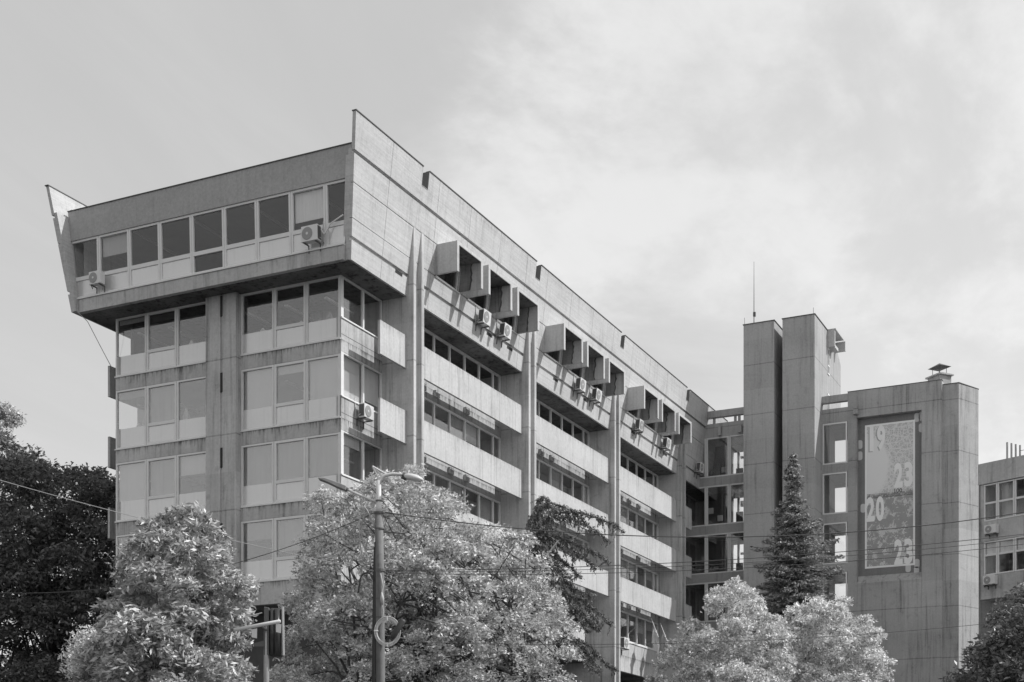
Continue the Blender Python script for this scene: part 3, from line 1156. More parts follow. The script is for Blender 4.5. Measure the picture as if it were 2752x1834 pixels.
mo_mat, t, b = new_mat('banner_mosaic')
g = t.nodes.new('ShaderNodeNewGeometry')
s_ = t.nodes.new('ShaderNodeSeparateXYZ')
t.links.new(g.outputs['Position'], s_.inputs[0])
CELL = 0.075
fy = mth(t, 'DIVIDE', s_.outputs[1], CELL)
fz = mth(t, 'DIVIDE', s_.outputs[2], CELL)
gy = mth(t, 'GREATER_THAN', mth(t, 'FRACT', fy), 0.28)
gz = mth(t, 'GREATER_THAN', mth(t, 'FRACT', fz), 0.28)
cb_ = t.nodes.new('ShaderNodeCombineXYZ')
t.links.new(mth(t, 'FLOOR', fy), cb_.inputs[1])
t.links.new(mth(t, 'FLOOR', fz), cb_.inputs[2])
sc_ = t.nodes.new('ShaderNodeVectorMath')
sc_.operation = 'SCALE'
sc_.inputs['Scale'].default_value = CELL
t.links.new(cb_.outputs[0], sc_.inputs[0])
nz = noise(t, sc_.outputs[0], 1.5, 6, 0.75)
pat = mrange(t, nz, 0.50, 0.56)
v = mth(t, 'ADD', 0.20, mth(t, 'MULTIPLY', mth(t, 'MULTIPLY', gy, gz), mth(t, 'ADD', 0.28, mth(t, 'MULTIPLY', pat, 0.48))))
to_col(t, v, b.inputs['Base Color'])
b.inputs['Roughness'].default_value = 0.6
SQP = plain('square_paint', 0.60, 0.7)
PAP = plain('banner_pale', 0.90, 0.6, 0.0, 0.03)
INK = plain('banner_ink', 0.10, 0.6, 0.0, 0.03)
MIDK = plain('banner_mid', 0.40, 0.6, 0.0, 0.03)

MB().hexa(P_b, BY0, BY1, BZ0, BZ1, -0.01, 0.0).build('sheet', PAP, ban)
ZSPL = 22.86
MB().hexa(P_b, BY0 + 0.13, BY1 - 0.13, ZSPL + 0.22, BZ1 - 0.13, 0.001, 0.005).build('map_print', bm_mat, ban)
MB().hexa(P_b, BY0 + 0.13, BY1 - 0.13, BZ0 + 0.13, ZSPL + 0.2, 0.001, 0.005).build('mosaic_print', mo_mat, ban)


def text(s, h, yleft, zbase, mat, parent, name, n=0.008, width=None, bold=0.0, thick=0.004):
    cu = bpy.data.curves.new(name, 'FONT')
    cu.body = s
    cu.size = 1.0
    cu.offset = bold
    ob = bpy.data.objects.new(name, cu)
    COL.objects.link(ob)
    dg = bpy.context.evaluated_depsgraph_get()
    me = bpy.data.meshes.new_from_object(ob.evaluated_get(dg))
    bpy.data.objects.remove(ob)
    vs_ = [v.co.copy() for v in me.vertices]
    x0 = min(v.x for v in vs_)
    x1 = max(v.x for v in vs_)
    y0 = min(v.y for v in vs_)
    y1 = max(v.y for v in vs_)
    kz = h/(y1 - y0)
    kx = kz if width is None else width/(x1 - x0)
    for v in me.vertices:
        lx, lz = (v.co.x - x0)*kx, (v.co.y - y0)*kz
        v.co = Vector(P_b(yleft - lx, zbase + lz, n))
    me.materials.clear()
    me.materials.append(mat)
    o = bpy.data.objects.new(name, me)
    COL.objects.link(o)
    o.parent = parent
    o.matrix_parent_inverse = Matrix.Translation(-world_loc(parent))
    return o


def digits(s, yl_, zb, h, wtot, shadow=True):
    wd = wtot/2*0.86
    for i, c in enumerate(s):
        ww = wd*(0.50 if c == '1' else 1.0)
        y_ = yl_ - i*wtot/2 - (0.14 if c == '1' else 0)
        if shadow:
            text(c, h, y_ + 0.07, zb - 0.05, MIDK, ban, 'figure_shadow', n=0.009, width=ww, bold=0.04)
        text(c, h, y_, zb, PAP, ban, 'figure', n=0.014, width=ww, bold=0.045)


digits('19', BY1 - 0.18, 26.05, 1.75, 1.32)
digits('23', BY1 - 2.02, 23.32, 1.72, 1.36, shadow=False)
digits('20', BY1 - 0.10, 21.12, 1.72, 1.32, shadow=False)
digits('23', BY1 - 2.02, BZ0 + 0.10, 1.78, 1.36, shadow=False)
text('100', 0.30, BY1 - 2.04, 22.97, INK, ban, 'lettering', width=0.52, bold=0.02)
text('година', 0.17, BY1 - 2.62, 22.99, MIDK, ban, 'lettering', width=0.68)
text('ГЕНЕРАЛНОГ УРБАНИСТИЧКОГ ПЛАНА', 0.15, BY1 - 0.16, 22.80, INK, ban, 'lettering', width=3.1, n=0.012)
MB().hexa(P_b, BY0 + 0.13, BY1 - 0.13, 22.755, 22.785, 0.006, 0.008).build('rule', INK, ban)

# pale rounded squares painted in the niche round the banner


def rsq(y, z, sx=0.36, sz=0.68, clip=None):
    pts = []
    r = 0.15
    for cy, cz, a0 in ((1, 1, 0), (-1, 1, 90), (-1, -1, 180), (1, -1, 270)):
        for k in range(5):
            a = R(a0 + k*22.5)
            py = y + cy*(sx/2 - r) + r*math.cos(a)
            pz = z + cz*(sz/2 - r) + r*math.sin(a)
            if clip:
                py = min(max(py, clip[0]), clip[1])
            pts.append((XL + 0.405, py, pz))
    return pts


for y, z in ((21.95, 26.62), (21.95, 25.83), (18.00, 28.05), (17.72, 28.10), (17.72, 27.30), (21.72, 22.12), (18.62, 17.70), (18.02, 17.95), (18.05, 17.42)):
    sq = MB()
    if 18.0 <= y <= 18.2 and z > 28 or y == 18.00:
        y = 18.02
    sq.prism(rsq(y, z, 0.36, 0.62, (NY0 + 0.02, NY1 - 0.02)), (0.006, 0, 0))
    sq.build('painted_square', SQP, wing)

# ================================================================== AC UNITS


def fan_disc(m, P, ca, cz, r, n0, n1, sides=20):
    i = len(m.v)
    for n in (n0, n1):
        for k in range(sides):
            a = 2*math.pi*k/sides
            m.v.append(tuple(P(ca + r*math.cos(a), cz + r*math.sin(a), n)))
    m.f.append(tuple(range(i + sides, i + 2*sides)))
    for k in range(sides):
        k2 = (k + 1) % sides
        m.f.append((i + k, i + k2, i + sides + k2, i + sides + k))


def ac_unit(P, a, z, label, w_=0.82, h_=0.56, d_=0.32, gap=0.12, fan_side=-1, legs=True, flip=1):
    """P: (along, height, outward); a,z = lower corner; body stands off the wall by gap"""
    base = Vector(P(a + w_/2, z, gap))
    o = empty('air_conditioner', base, label, 'air conditioner', 'outdoor air-conditioning units on the facades')
    m = MB()
    m.hexa(P, a, a + w_, z, z + h_, gap, gap + d_)
    m.build('casing', ACW, o, bevel=0.015)
    ca = a + w_*(0.38 if fan_side < 0 else 0.62)
    f_ = MB()
    fan_disc(f_, P, ca, z + h_/2, h_*0.40, gap + d_ + 0.001, gap + d_ + 0.02)
    fo = f_.build('fan_grille', ACG, o)
    f_ = MB()
    fan_disc(f_, P, ca, z + h_/2, h_*0.09, gap + d_ + 0.021, gap + d_ + 0.03, 10)
    f_.build('fan_hub', ACW, fo, recalc=False)
    g_ = MB()
    sa = a - 0.004 if flip > 0 else a + w_ + 0.004
    g_.hexa(P, min(sa, sa + 0.003*flip), max(sa, sa + 0.003*flip) + 0.001, z + 0.05, z + h_ - 0.05, gap + 0.03, gap + d_ - 0.03)
    g_.build('side_grille', ACD, o)
    pp_ = MB()
    e_ = -1 if flip > 0 else 1
    ax_ = a if flip > 0 else a + w_
    dl_ = random.uniform(0.15, 0.35)
    pp_.tube([P(ax_, z + 0.15, gap + d_*0.4), P(ax_ + e_*0.08, z + 0.10, gap + d_*0.3), P(ax_ + e_*0.10, z - 0.05, gap*0.6), P(ax_ + e_*0.06, z + dl_, 0.04), P(ax_ + e_*0.05, z + h_ + dl_, 0.02)], 0.022, 5)
    pp_.build('hose', CABLEL, o, smooth=True)
    for q in (a + 0.10, a + w_ - 0.14):
        b_ = MB()
        b_.hexa(P, q, q + 0.04, z - 0.05, z - 0.004, 0.005, gap + d_)
        b_.hexa(P, q, q + 0.04, z - (0.35 if legs else 0.2), z - 0.049, 0.005, 0.04)
        b_.build('bracket', STEELD, o)
    return o


P_c0 = lambda a, z, n: (XW(z) - n, a, z)
ac_unit(P_c0, 47.18, 25.62, 'air conditioner at the far left corner of the end wall, below the top-storey windows', h_=0.60, w_=0.72, fan_side=1, flip=-1)
ac_unit(P_c0, 34.95, 25.50, 'air conditioner near the right end of the end wall top storey, pipe running right', h_=0.68, w_=0.85, fan_side=1)
P_f0 = lambda a, z, n: (a, prof(z) - n, z)
ac_unit(P_f0, 64.85, 25.45, 'air conditioner between first and second window hoods of the nearest bay', gap=0.15, h_=0.68)
ac_unit(P_f0, 67.25, 25.50, 'air conditioner between second and third hoods of the nearest bay', gap=0.15, h_=0.68)
ac_unit(P_f0, 77.35, 25.45, 'air conditioner between first and second hoods of the middle bay', gap=0.15, h_=0.68)
ac_unit(P_f0, 79.80, 25.50, 'air conditioner between second and third hoods of the middle bay', gap=0.15, h_=0.68)
ac_unit(P_f0, 87.10, 25.50, 'air conditioner under the first two hoods of the farthest hooded bay', gap=0.15, h_=0.68)
ac_unit(P_f0, 92.30, 25.55, 'air conditioner below the third hood of the farthest hooded bay', gap=0.15, h_=0.68)
ac_unit(P_f0, 99.45, 25.50, 'air conditioner in shade at the inner corner beside the glazed link', gap=0.15, h_=0.68)
ac_unit(P_long, 55.70, 18.48, 'air conditioner on the sunny corner wall, just left of the second small balcony panel', gap=0.18, h_=0.64)
ac_unit(P_long, 88.0, 11.50, 'air conditioner low in the farthest bay, left of the two flags', gap=0.2, w_=0.9, h_=0.72)

# pipe of the right-hand end wall unit
pm = MB()
pts = [P_c0(34.9, 26.0, 0.2), P_c0(34.78, 25.78, 0.15), P_c0(34.68, 25.95, 0.1), P_c0(34.5, 26.22, 0.08), P_c0(34.2, 26.34, 0.08), P_c0(33.85, 26.5, 0.05)]
pm.tube(pts, 0.032, 6)
tag(pm.build('coolant_pipe', ACW, smooth=True), 'white insulated pipe snaking from the top-storey air conditioner to the wall edge', 'pipe')

# loose cable hanging from the crown corner
pm = MB()
pm.tube([(52.95, 48.95, 25.2), (52.95, 48.9, 24.6), (53.3, 48.6, 24.2), (54.0, 48.25, 22.9), (54.4, 48.0, 22.1)], 0.018, 5)
tag(pm.build('hanging_cable', CABLEL, smooth=True), 'thin loose cable hanging from the far left corner of the overhanging top storey', 'cable')

# flags
for i, (x, dx, mat, lab) in enumerate(((91.9, 0.0, ACW, 'pale flag hanging from a slanted pole low in the farthest bay'), (93.7, 0.0, BLG, 'mottled darker flag, right of the pale one, low in the farthest bay'))):
    base = Vector((x + 0.5, 34.2, 14.0 - 0.1*i))
    fo = empty('flag', base, lab, 'flag', 'flags on the farthest bay')
    tip = Vector((x - 0.8, 33.2, 12.5 - 0.1*i))
    MB().tube([base, tip], 0.025, 6).build('pole', ACW, fo)
    cl_ = MB()
    nx, nz = 8, 12
    p0 = base + (tip - base)*0.98
    p1 = base + (tip - base)*0.50
    for a in range(nz + 1):
        for b_ in range(nx + 1):
            f_ = b_/nx
            top = p0.lerp(p1, f_)
            drop = a/nz*1.35
            cl_.v.append((top.x + 0.10*math.sin(f_*9 + a*0.4), top.y + 0.30*(a/nz)*(f_ - 0.3) + 0.06*math.sin(f_*14), top.z - drop*(1.0 - 0.25*f_)))
    for a in range(nz):
        for b_ in range(nx):
            q = a*(nx + 1) + b_
            cl_.f.append((q, q + 1, q + nx + 2, q + nx + 1))
    cl_.build('cloth', mat, fo, smooth=True, recalc=False)

# ================================================================== NEIGHBOUR BUILDING (right edge)
nb = empty('apartment_building', (77.1, 10.59, GZ), 'weathered apartment block with white casement windows and pipe flues, right edge', 'building')
C0 = Vector((77.10, 10.59))
du = Vector((-0.39, -0.92)).normalized()
dn = Vector((-du.y, du.x))
if dn.x > 0:
    dn = -dn
P_n = lambda a, z, n: (C0.x + du.x*a + dn.x*n, C0.y + du.y*a + dn.y*n, z)
m = MB()
m.hexa(P_n, 0.0, 16, 17.43, 18.50, -10, 0.06)
m.hexa(P_n, 0.15, 16, 14.47, 15.48, -0.3, 0.0)
m.hexa(P_n, 0.10, 16, 11.68, 12.70, -0.3, 0.0)
m.hexa(P_n, 0.10, 0.27, 12.70, 14.47, -0.3, -0.02)
m.hexa(P_n, 0.10, 0.27, 15.48, 17.43, -0.3, -0.02)
m.hexa(P_n, 0.10, 16, 11.69, 17.42, -10, -2.5)
m.hexa(P_n, 0.10, 0.3, 11.69, 17.42, -2.5, -0.31)
m.hexa(P_n, 0.10, 16, 11.5, 11.679, -9.9, -0.01)
m.hexa(P_n, 0.10, 16, 14.55, 14.75, -2.49, -0.31)
m.build('wall', CNB, nb)
m = MB()
m.hexa(P_n, 0.2, 16, GZ, 11.49, -10, -0.95)
m.build('lower_wall', CNL, nb)
m = MB()
m.hexa(P_n, -0.60, 0.19, GZ, 18.3, -6.0, -1.0)
m.build('side_return', CSTN, nb)
for (z0, zt, z1) in ((15.50, 16.42, 17.40), (12.72, 13.75, 14.45)):
    a = 0.29
    k = 0
    while a < 14:
        w_ = 0.75 if k == 0 else 0.93
        m = MB()
        m.hexa(P_n, a, a + 0.07, z0, z1, -0.12, -0.01)
        m.hexa(P_n, a + w_ - 0.07, a + w_, z0, z1, -0.12, -0.01)
        m.hexa(P_n, a + 0.07, a + w_ - 0.07, z1 - 0.07, z1, -0.12, -0.012)
        m.hexa(P_n, a + 0.07, a + w_ - 0.07, z0, z0 + 0.07, -0.12, -0.012)
        m.hexa(P_n, a + 0.07, a + w_ - 0.07, zt - 0.05, zt + 0.05, -0.12, -0.012)
        o = m.build('window', FR, nb)
        q = MB()
        q.hexa(P_n, a + 0.04, a + w_ - 0.04, z0 + 0.04, z1 - 0.04, -0.08, -0.07)
        q.build('pane', GL, o)
        if z0 < 13:
            q = MB()
            q.hexa(P_n, a + 0.08, a + w_ - 0.08, zt + 0.05, z1 - 0.08, -0.16, -0.15)
            q.build('blind', BL, o)
        elif k % 2:
            q = MB()
            q.hexa(P_n, a + 0.08, a + w_ - 0.08, z0 + 0.1, z1 - 0.08, -0.30, -0.29)
            q.build('blind', BLG, o)
        a += w_ + 0.02
        k += 1
m = MB()
m.hexa(P_n, 1.72, 2.9, 18.501, 19.12, -3.0, -2.0)
o = m.build('chimney', CNB, nb)
m = MB()
m.hexa(P_n, 1.66, 2.96, 19.121, 19.20, -3.06, -1.94)
m.build('chimney_slab', CNB, o)
fl_ = MB()
for q in range(6):
    p = Vector(P_n(1.92 + 0.155*q, 19.2, -2.1 - 0.14*q))
    fl_.tube([p, p + Vector((0.0, 0, 1.12 - 0.03*q)) + Vector(P_n(0.03, 0, 0)) - Vector(P_n(0, 0, 0))], 0.05, 8)
fl_.build('flue_pipe', STEEL, o)
fl_ = MB()
for q in range(4):
    p = Vector(P_n(0.92 + 0.15*q, 18.5, -1.2 - 0.16*q))
    fl_.tube([p, p + Vector((0, 0, 1.18 - 0.05*q))], 0.05, 8)
fl_.build('flue_pipe', STEEL, nb)
fl_ = MB()
fl_.tube([P_n(2.15, 18.5, -0.3), P_n(2.15, 18.85, -0.3), P_n(3.4, 18.85, -0.3)], 0.015, 5)
fl_.build('roof_rail', STEELD, nb)
P_n1 = P_n
ac_unit(P_n1, 0.52, 14.78, 'upper air conditioner on the old apartment block at the right edge', w_=0.66, h_=0.44, gap=0.05, fan_side=-1, legs=False)
ac_unit(P_n1, 0.45, 12.18, 'lower air conditioner on the old apartment block at the right edge', w_=0.66, h_=0.46, gap=0.05, fan_side=-1, legs=False)
m = MB()
m.hexa(P_n, 0.95, 1.45, 10.75, 11.25, -0.94, -0.70)
tag(m.build('meter_box', STEELD), 'small dark box under the overhang of the old apartment block', 'box')

# ================================================================== TREES


def mesh_np(name, verts, faces4, mat, parent):
    me = bpy.data.meshes.new(name)
    nv, nf = len(verts), len(faces4)
    me.vertices.add(nv)
    me.vertices.foreach_set('co', verts.astype(np.float32).ravel())
    me.loops.add(nf*4)
    me.loops.foreach_set('vertex_index', faces4.astype(np.int32).ravel())
    me.polygons.add(nf)
    me.polygons.foreach_set('loop_start', np.arange(0, nf*4, 4, dtype=np.int32))
    me.polygons.foreach_set('loop_total', np.full(nf, 4, dtype=np.int32))
    me.update(calc_edges=True)
    me.validate()
    me.materials.append(mat)
    o = bpy.data.objects.new(name, me)
    COL.objects.link(o)
    o.parent = parent
    o.matrix_parent_inverse = Matrix.Translation(-world_loc(parent))
    return o


def leaves(cent, axis, L, Wd):
    """diamond leaves: centre, long axis, length, width (arrays)"""
    n = len(cent)
    ax = axis/np.linalg.norm(axis, axis=1, keepdims=True)
    rnd = rng.normal(size=(n, 3))
    sd_ = np.cross(ax, rnd)
    sd_ /= np.linalg.norm(sd_, axis=1, keepdims=True) + 1e-9
    nr = np.cross(ax, sd_)
    Lh, Wh_ = (L/2)[:, None], (Wd/2)[:, None]
    v = np.stack([cent - ax*Lh, cent + sd_*Wh_ + nr*Wh_*0.35, cent + ax*Lh, cent - sd_*Wh_ + nr*Wh_*0.35], axis=1).reshape(-1, 3)
    f = np.arange(n*4).reshape(-1, 4)
    return v, f


def in_poly(px, pz, poly):
    inside = np.zeros(len(px), bool)
    n = len(poly)
    for i in range(n):
        x1, z1 = poly[i]
        x2, z2 = poly[(i + 1) % n]
        c = ((z1 > pz) != (z2 > pz)) & (px < (x2 - x1)*(pz - z1)/(z2 - z1 + 1e-12) + x1)
        inside ^= c
    return inside


def edge_dist(px, pz, poly):
    d = np.full(len(px), 1e9)
    n = len(poly)
    for i in range(n):
        x1, z1 = poly[i]
        x2, z2 = poly[(i + 1) % n]
        ex, ez = x2 - x1, z2 - z1
        t_ = np.clip(((px - x1)*ex + (pz - z1)*ez)/(ex*ex + ez*ez + 1e-12), 0, 1)
        d = np.minimum(d, np.hypot(px - x1 - t_*ex, pz - z1 - t_*ez))
    return d


def V3(a):
    """rows (right, forward, up) -> world"""
    return np.stack([cY*a[:, 1] + sY*a[:, 0], sY*a[:, 1] - cY*a[:, 0], a[:, 2]], axis=1)


def leafy_tree(name, depth, poly, thick, ncl, per, rc, leaf, mat, bark, label, trunk_r, cat='tree', group=None, trunks=None, trunk_rad=0.2,
               droop=0.4, shell=0.55, nlimb=40, seedv=1, aspect=0.42, nbough=80, bough_r=0.8):
    """crown: leaf clusters filling a rounded volume; outline in metres (right of the view axis, up from eye level)"""
    global rng
    rng = np.random.default_rng(seedv)
    poly = np.array(poly, float)
    x0, z0 = poly.min(0)
    x1, z1 = poly.max(0)
    rb = bough_r
    bs = []
    tries = 0
    while len(bs) < nbough and tries < nbough*60:
        n = 64
        tries += n
        px = rng.uniform(x0, x1, n)
        pz = rng.uniform(z0, z1, n)
        k = in_poly(px, pz, poly)
        px, pz = px[k], pz[k]
        if not len(px):
            continue
        ed = edge_dist(px, pz, poly)
        half = np.minimum(thick, np.sqrt(ed*thick*1.6))
        u = rng.uniform(-1, 1, len(px))
        u = np.sign(u)*np.abs(u)**shell
        for q in range(len(px)):
            c = np.array([px[q], depth + u[q]*half[q], pz[q]])
            r_ = min(rb*rng.uniform(0.55, 1.25), ed[q]*1.0 + rb*0.14)
            if all(np.linalg.norm(c - b_[0]) > 0.78*(r_ + b_[1]) for b_ in bs):
                bs.append((c, r_))
    bc = np.array([b_[0] for b_ in bs])
    br = np.array([b_[1] for b_ in bs])
    wgt = br**2
    bi = rng.choice(len(bs), ncl, p=wgt/wgt.sum())
    dr_ = rng.normal(size=(ncl, 3))
    dr_ /= np.linalg.norm(dr_, axis=1, keepdims=True)
    dr_[:, 2] = np.where(rng.random(ncl) < 0.5, np.abs(dr_[:, 2]), dr_[:, 2])
    cs = bc[bi] + dr_*(br[bi]*rng.uniform(0.62, 1.0, ncl)**0.8)[:, None]*np.array([1, 1, 0.8])
    sz = rng.uniform(0.55, 1.35, ncl)*rc
    lean = rng.normal(size=(ncl, 3))
    lean[:, 2] = np.abs(lean[:, 2])*0.3 - droop
    idx = np.repeat(np.arange(ncl), per)
    off = rng.normal(size=(len(idx), 3))
    off /= np.linalg.norm(off, axis=1, keepdims=True)
    off *= (rng.uniform(0, 1, len(idx))**0.45)[:, None]
    off *= sz[idx][:, None]*np.array([1.15, 1.15, 0.75])
    c = cs[idx] + off
    ax = lean[idx]*0.7 + rng.normal(size=c.shape)*0.55 + off/ sz[idx][:, None]*0.8
    L = leaf*rng.uniform(0.5, 1.5, len(c))
    v, f = leaves(c, ax, L, L*aspect*rng.uniform(0.8, 1.2, len(c)))
    mid = (x0 + x1)/2 if trunks is None else trunks[0]
    base = W(mid, depth, GZ)
    root = empty(name, base, label, cat, group)
    mesh_np('crown', V3(v), f, mat, root)
    tb = MB()
    tl = trunks or [mid]
    top = z0 + (z1 - z0)*0.74
    for tx in tl:
        hz = [GZ, GZ + (z0 - GZ)*0.6, z0 + (z1 - z0)*0.2, z0 + (z1 - z0)*0.5, top]
        pts = [W(tx + (mid - tx)*-0.06*q/4 + rng.normal()*0.12*q, depth + rng.normal()*0.1*q, h) for q, h in enumerate(hz)]
        tb.tube(pts, [trunk_rad, trunk_rad*0.85, trunk_rad*0.6, trunk_rad*0.38, trunk_rad*0.1], 8)
        sel = rng.choice(ncl, min(nlimb, ncl), replace=False)
        for s_i in sel:
            e_ = Vector(tuple(V3(cs[s_i:s_i + 1])[0]))
            fr_ = rng.uniform(0.25, 0.9)
            kk = fr_*4
            i_ = min(int(kk), 3)
            a_ = pts[i_].lerp(pts[i_ + 1], kk - i_)
            if e_.z < a_.z - 0.5:
                continue
            m_ = a_.lerp(e_, 0.5) + Vector((0, 0, 0.12*(e_ - a_).length)) 
            r0 = trunk_rad*0.32*(1.1 - fr_)
            tb.tube([a_, m_, e_], [r0 + 0.015, r0*0.6 + 0.01, 0.012], 5, cap=False)
    tb.build('trunk', bark, root, smooth=True)
    return root


F_LIT = foliage('leaf_light', 0.50, 0.14, 0.5, 0.50, 0.4)
F_BIG = foliage('leaf_mid', 0.62, 0.20, 0.35, 0.5, 0.35)
F_BIR = foliage('leaf_birch', 0.72, 0.24, 0.30, 0.45, 0.4)
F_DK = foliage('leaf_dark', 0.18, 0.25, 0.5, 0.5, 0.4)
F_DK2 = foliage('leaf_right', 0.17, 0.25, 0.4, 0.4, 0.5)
F_NED = foliage('needle_dark', 0.22, 0.10, 0.3, 0.6, 0.3)
F_SPR = foliage('needle_mid', 0.34, 0.12, 0.4, 0.6, 0.3)


# crown outlines in metres: (right of the view axis, above eye level) at each tree's own distance
OUT_A = [(-8.15, 1.03), (-8.77, 2.43), (-8.97, 2.94), (-8.85, 3.4), (-8.58, 3.83), (-8.38, 4.3), (-8.23, 4.77), (-8.03, 5.24), (-7.99, 5.55), (-7.88, 5.9), (-7.6, 6.09), (-7.37, 6.33), (-7.06, 6.34), (-6.67, 6.51), (-6.47, 6.42), (-6.12, 6.13), (-6.05, 5.7), (-5.95, 5.31), (-5.73, 5.14), (-5.42, 5.16), (-5.52, 4.77), (-5.48, 4.46), (-5.8, 3.99), (-5.62, 3.52), (-5.73, 2.94), (-5.89, 2.27), (-6.51, 1.03)]
OUT_A2 = [(-9.99, 1.82), (-10.21, 2.84), (-10.12, 3.53), (-9.99, 3.92), (-9.65, 4.39), (-9.31, 4.69), (-8.96, 4.47), (-8.96, 3.53), (-8.96, 1.82)]
OUT_B = [(-5.9, 2.54), (-6.92, 3.56), (-7.27, 4.32), (-6.98, 5.39), (-6.58, 5.91), (-6.7, 6.54), (-6.87, 6.99), (-6.24, 7.39), (-6.44, 8.25), (-6.64, 8.71), (-6.1, 8.99), (-5.99, 9.6), (-5.61, 9.91), (-4.98, 9.83), (-4.41, 10.31), (-3.84, 10.51), (-3.21, 10.85), (-2.75, 10.71), (-2.3, 10.08), (-1.55, 9.83), (-1.38, 9.45), (-0.87, 9.05), (0.05, 8.91), (0.62, 8.36), (1.13, 7.68), (1.42, 6.76), (1.87, 5.85), (2.01, 5.05), (1.87, 4.14), (1.19, 3.22), (0.27, 2.54)]
OUT_E1 = [(5.73, 2.86), (5.12, 4.75), (5.05, 5.43), (5.66, 6.31), (6.13, 6.91), (6.56, 7.59), (7.08, 8.2), (7.55, 8.6), (8.29, 8.78), (8.9, 8.26), (9.3, 7.45), (10.05, 7.05), (10.18, 5.56), (9.91, 2.86)]
OUT_E2 = [(9.87, 2.97), (9.87, 5.78), (9.73, 7.18), (10.29, 7.88), (10.99, 8.33), (11.69, 8.47), (12.4, 8.55), (12.82, 8.02), (13.21, 7.63), (13.83, 7.18), (14.15, 6.34), (14.25, 5.3), (13.8, 2.97)]
OUT_F = [(9.04, 1.54), (8.72, 2.56), (8.79, 2.96), (9.08, 3.29), (9.41, 3.54), (9.7, 3.83), (9.95, 4.05), (10.28, 4.3), (10.72, 4.52), (11.44, 3.72), (11.44, 1.54)]
OUT_F2 = [(10.66, 3.96), (10.66, 4.44), (10.7, 4.81), (10.98, 5.01), (11.46, 5.25), (12.03, 4.93), (11.95, 3.96)]
OUT_H1 = [(-31.85, 4.51), (-31.85, 19.42), (-30.58, 21.55), (-29.3, 21.59), (-28.02, 21.42), (-27.17, 20.95), (-26.91, 20.1), (-25.89, 20.31), (-24.93, 19.95), (-23.76, 20.02), (-22.91, 19.74), (-20.36, 18.78), (-18.23, 15.16), (-18.23, 4.51)]
OUT_H2 = [(-39.29, 17.75), (-38.29, 26.47), (-36.3, 27.97), (-34.3, 27.92), (-33.8, 27.72), (-33.35, 27.1), (-33.93, 26.72), (-34.3, 25.48), (-35.3, 20.24)]
CEDAR = [[(0.86, 11.03), (1.49, 11.91), (2.34, 11.95), (3.2, 11.74), (3.91, 11.43), (4.31, 11.14)], [(0.86, 10.74), (1.77, 11.03), (2.63, 10.6), (3.34, 10.31), (3.77, 9.95)], [(0.86, 10.31), (1.49, 10.43), (2.34, 9.74), (2.66, 9.37)], [(0.86, 9.6), (1.77, 9.48), (2.49, 8.91), (3.13, 8.71)], [(0.91, 8.88), (1.77, 8.88), (2.63, 8.57), (3.2, 8.17), (3.84, 7.6)], [(0.91, 8.17), (2.06, 8.17), (2.77, 7.88), (3.23, 7.43)], [(0.91, 7.03), (2.34, 7.08), (3.06, 6.74), (3.63, 6.03), (4.08, 5.86)], [(0.86, 11.6), (1.14, 12.23), (1.49, 12.17), (1.84, 11.91)], [(0.86, 11.31), (0.63, 11.03), (0.41, 10.45), (0.34, 9.88)], [(0.86, 10.45), (0.56, 10.17), (0.34, 9.6), (0.29, 9.03)], [(0.91, 7.6), (1.77, 7.46), (2.63, 6.74), (3.06, 6.31)]]

leafy_tree('broadleaf_tree', 30, OUT_A, 2.3, 2500, 32, 0.19, 0.145, F_LIT, BARK, 'bushy sunlit tree with long narrow leaves in front of the end wall, lower left', 0.12,
           trunks=[-7.0], trunk_rad=0.15, seedv=3, aspect=0.30, droop=0.5, nbough=190, bough_r=0.52)
leafy_tree('broadleaf_tree', 33, OUT_A2, 1.3, 340, 40, 0.28, 0.09, F_BIG, BARK, 'smaller fine-leaved bush at the left foot of the narrow-leaved tree', 0.08, trunks=[-9.6], trunk_rad=0.07, seedv=4, nlimb=14, nbough=30, bough_r=0.5)
leafy_tree('broadleaf_tree', 44, OUT_B, 4.2, 4000, 38, 0.23, 0.11, F_BIG, BARK, 'large round sunlit tree behind the street lamp pole, in front of the first bay', 0.3,
           trunks=[-4.6, -2.0, 0.3], trunk_rad=0.20, seedv=5, nlimb=70, aspect=0.45, nbough=190, bough_r=1.0)
leafy_tree('birch_tree', 52, OUT_E1, 2.6, 2000, 36, 0.20, 0.105, F_BIR, BARKP, 'left of two pale shimmering birch crowns, below the glazed link', 0.12, trunks=[7.4], trunk_rad=0.11, seedv=6, droop=0.9, nbough=110, bough_r=0.62, aspect=0.5)
leafy_tree('birch_tree', 54, OUT_E2, 2.4, 2000, 36, 0.20, 0.105, F_BIR, BARKP, 'right of two pale shimmering birch crowns, below the tall banner', 0.12, trunks=[11.6], trunk_rad=0.11, seedv=8, droop=0.9, nbough=110, bough_r=0.62, aspect=0.5)
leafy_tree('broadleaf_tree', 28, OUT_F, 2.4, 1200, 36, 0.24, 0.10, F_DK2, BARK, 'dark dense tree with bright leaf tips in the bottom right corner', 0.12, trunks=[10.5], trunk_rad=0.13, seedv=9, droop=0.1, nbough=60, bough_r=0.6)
leafy_tree('broadleaf_tree', 31, OUT_F2, 1.0, 130, 34, 0.26, 0.10, F_DK2, BARK, 'small grey-leaved crown rising behind the dark tree at the right edge', 0.12, trunks=[11.6], trunk_rad=0.09, seedv=10, nlimb=12, nbough=12, bough_r=0.45)
leafy_tree('background_tree', 82, OUT_H1, 5.0, 5200, 26, 0.60, 0.26, F_DK, BARK, 'broad dark shaded tree mass standing left of the office block', 0.3, trunks=[-30, -26, -22.5], trunk_rad=0.3, seedv=12, nlimb=60, shell=0.9, nbough=220, bough_r=1.7)
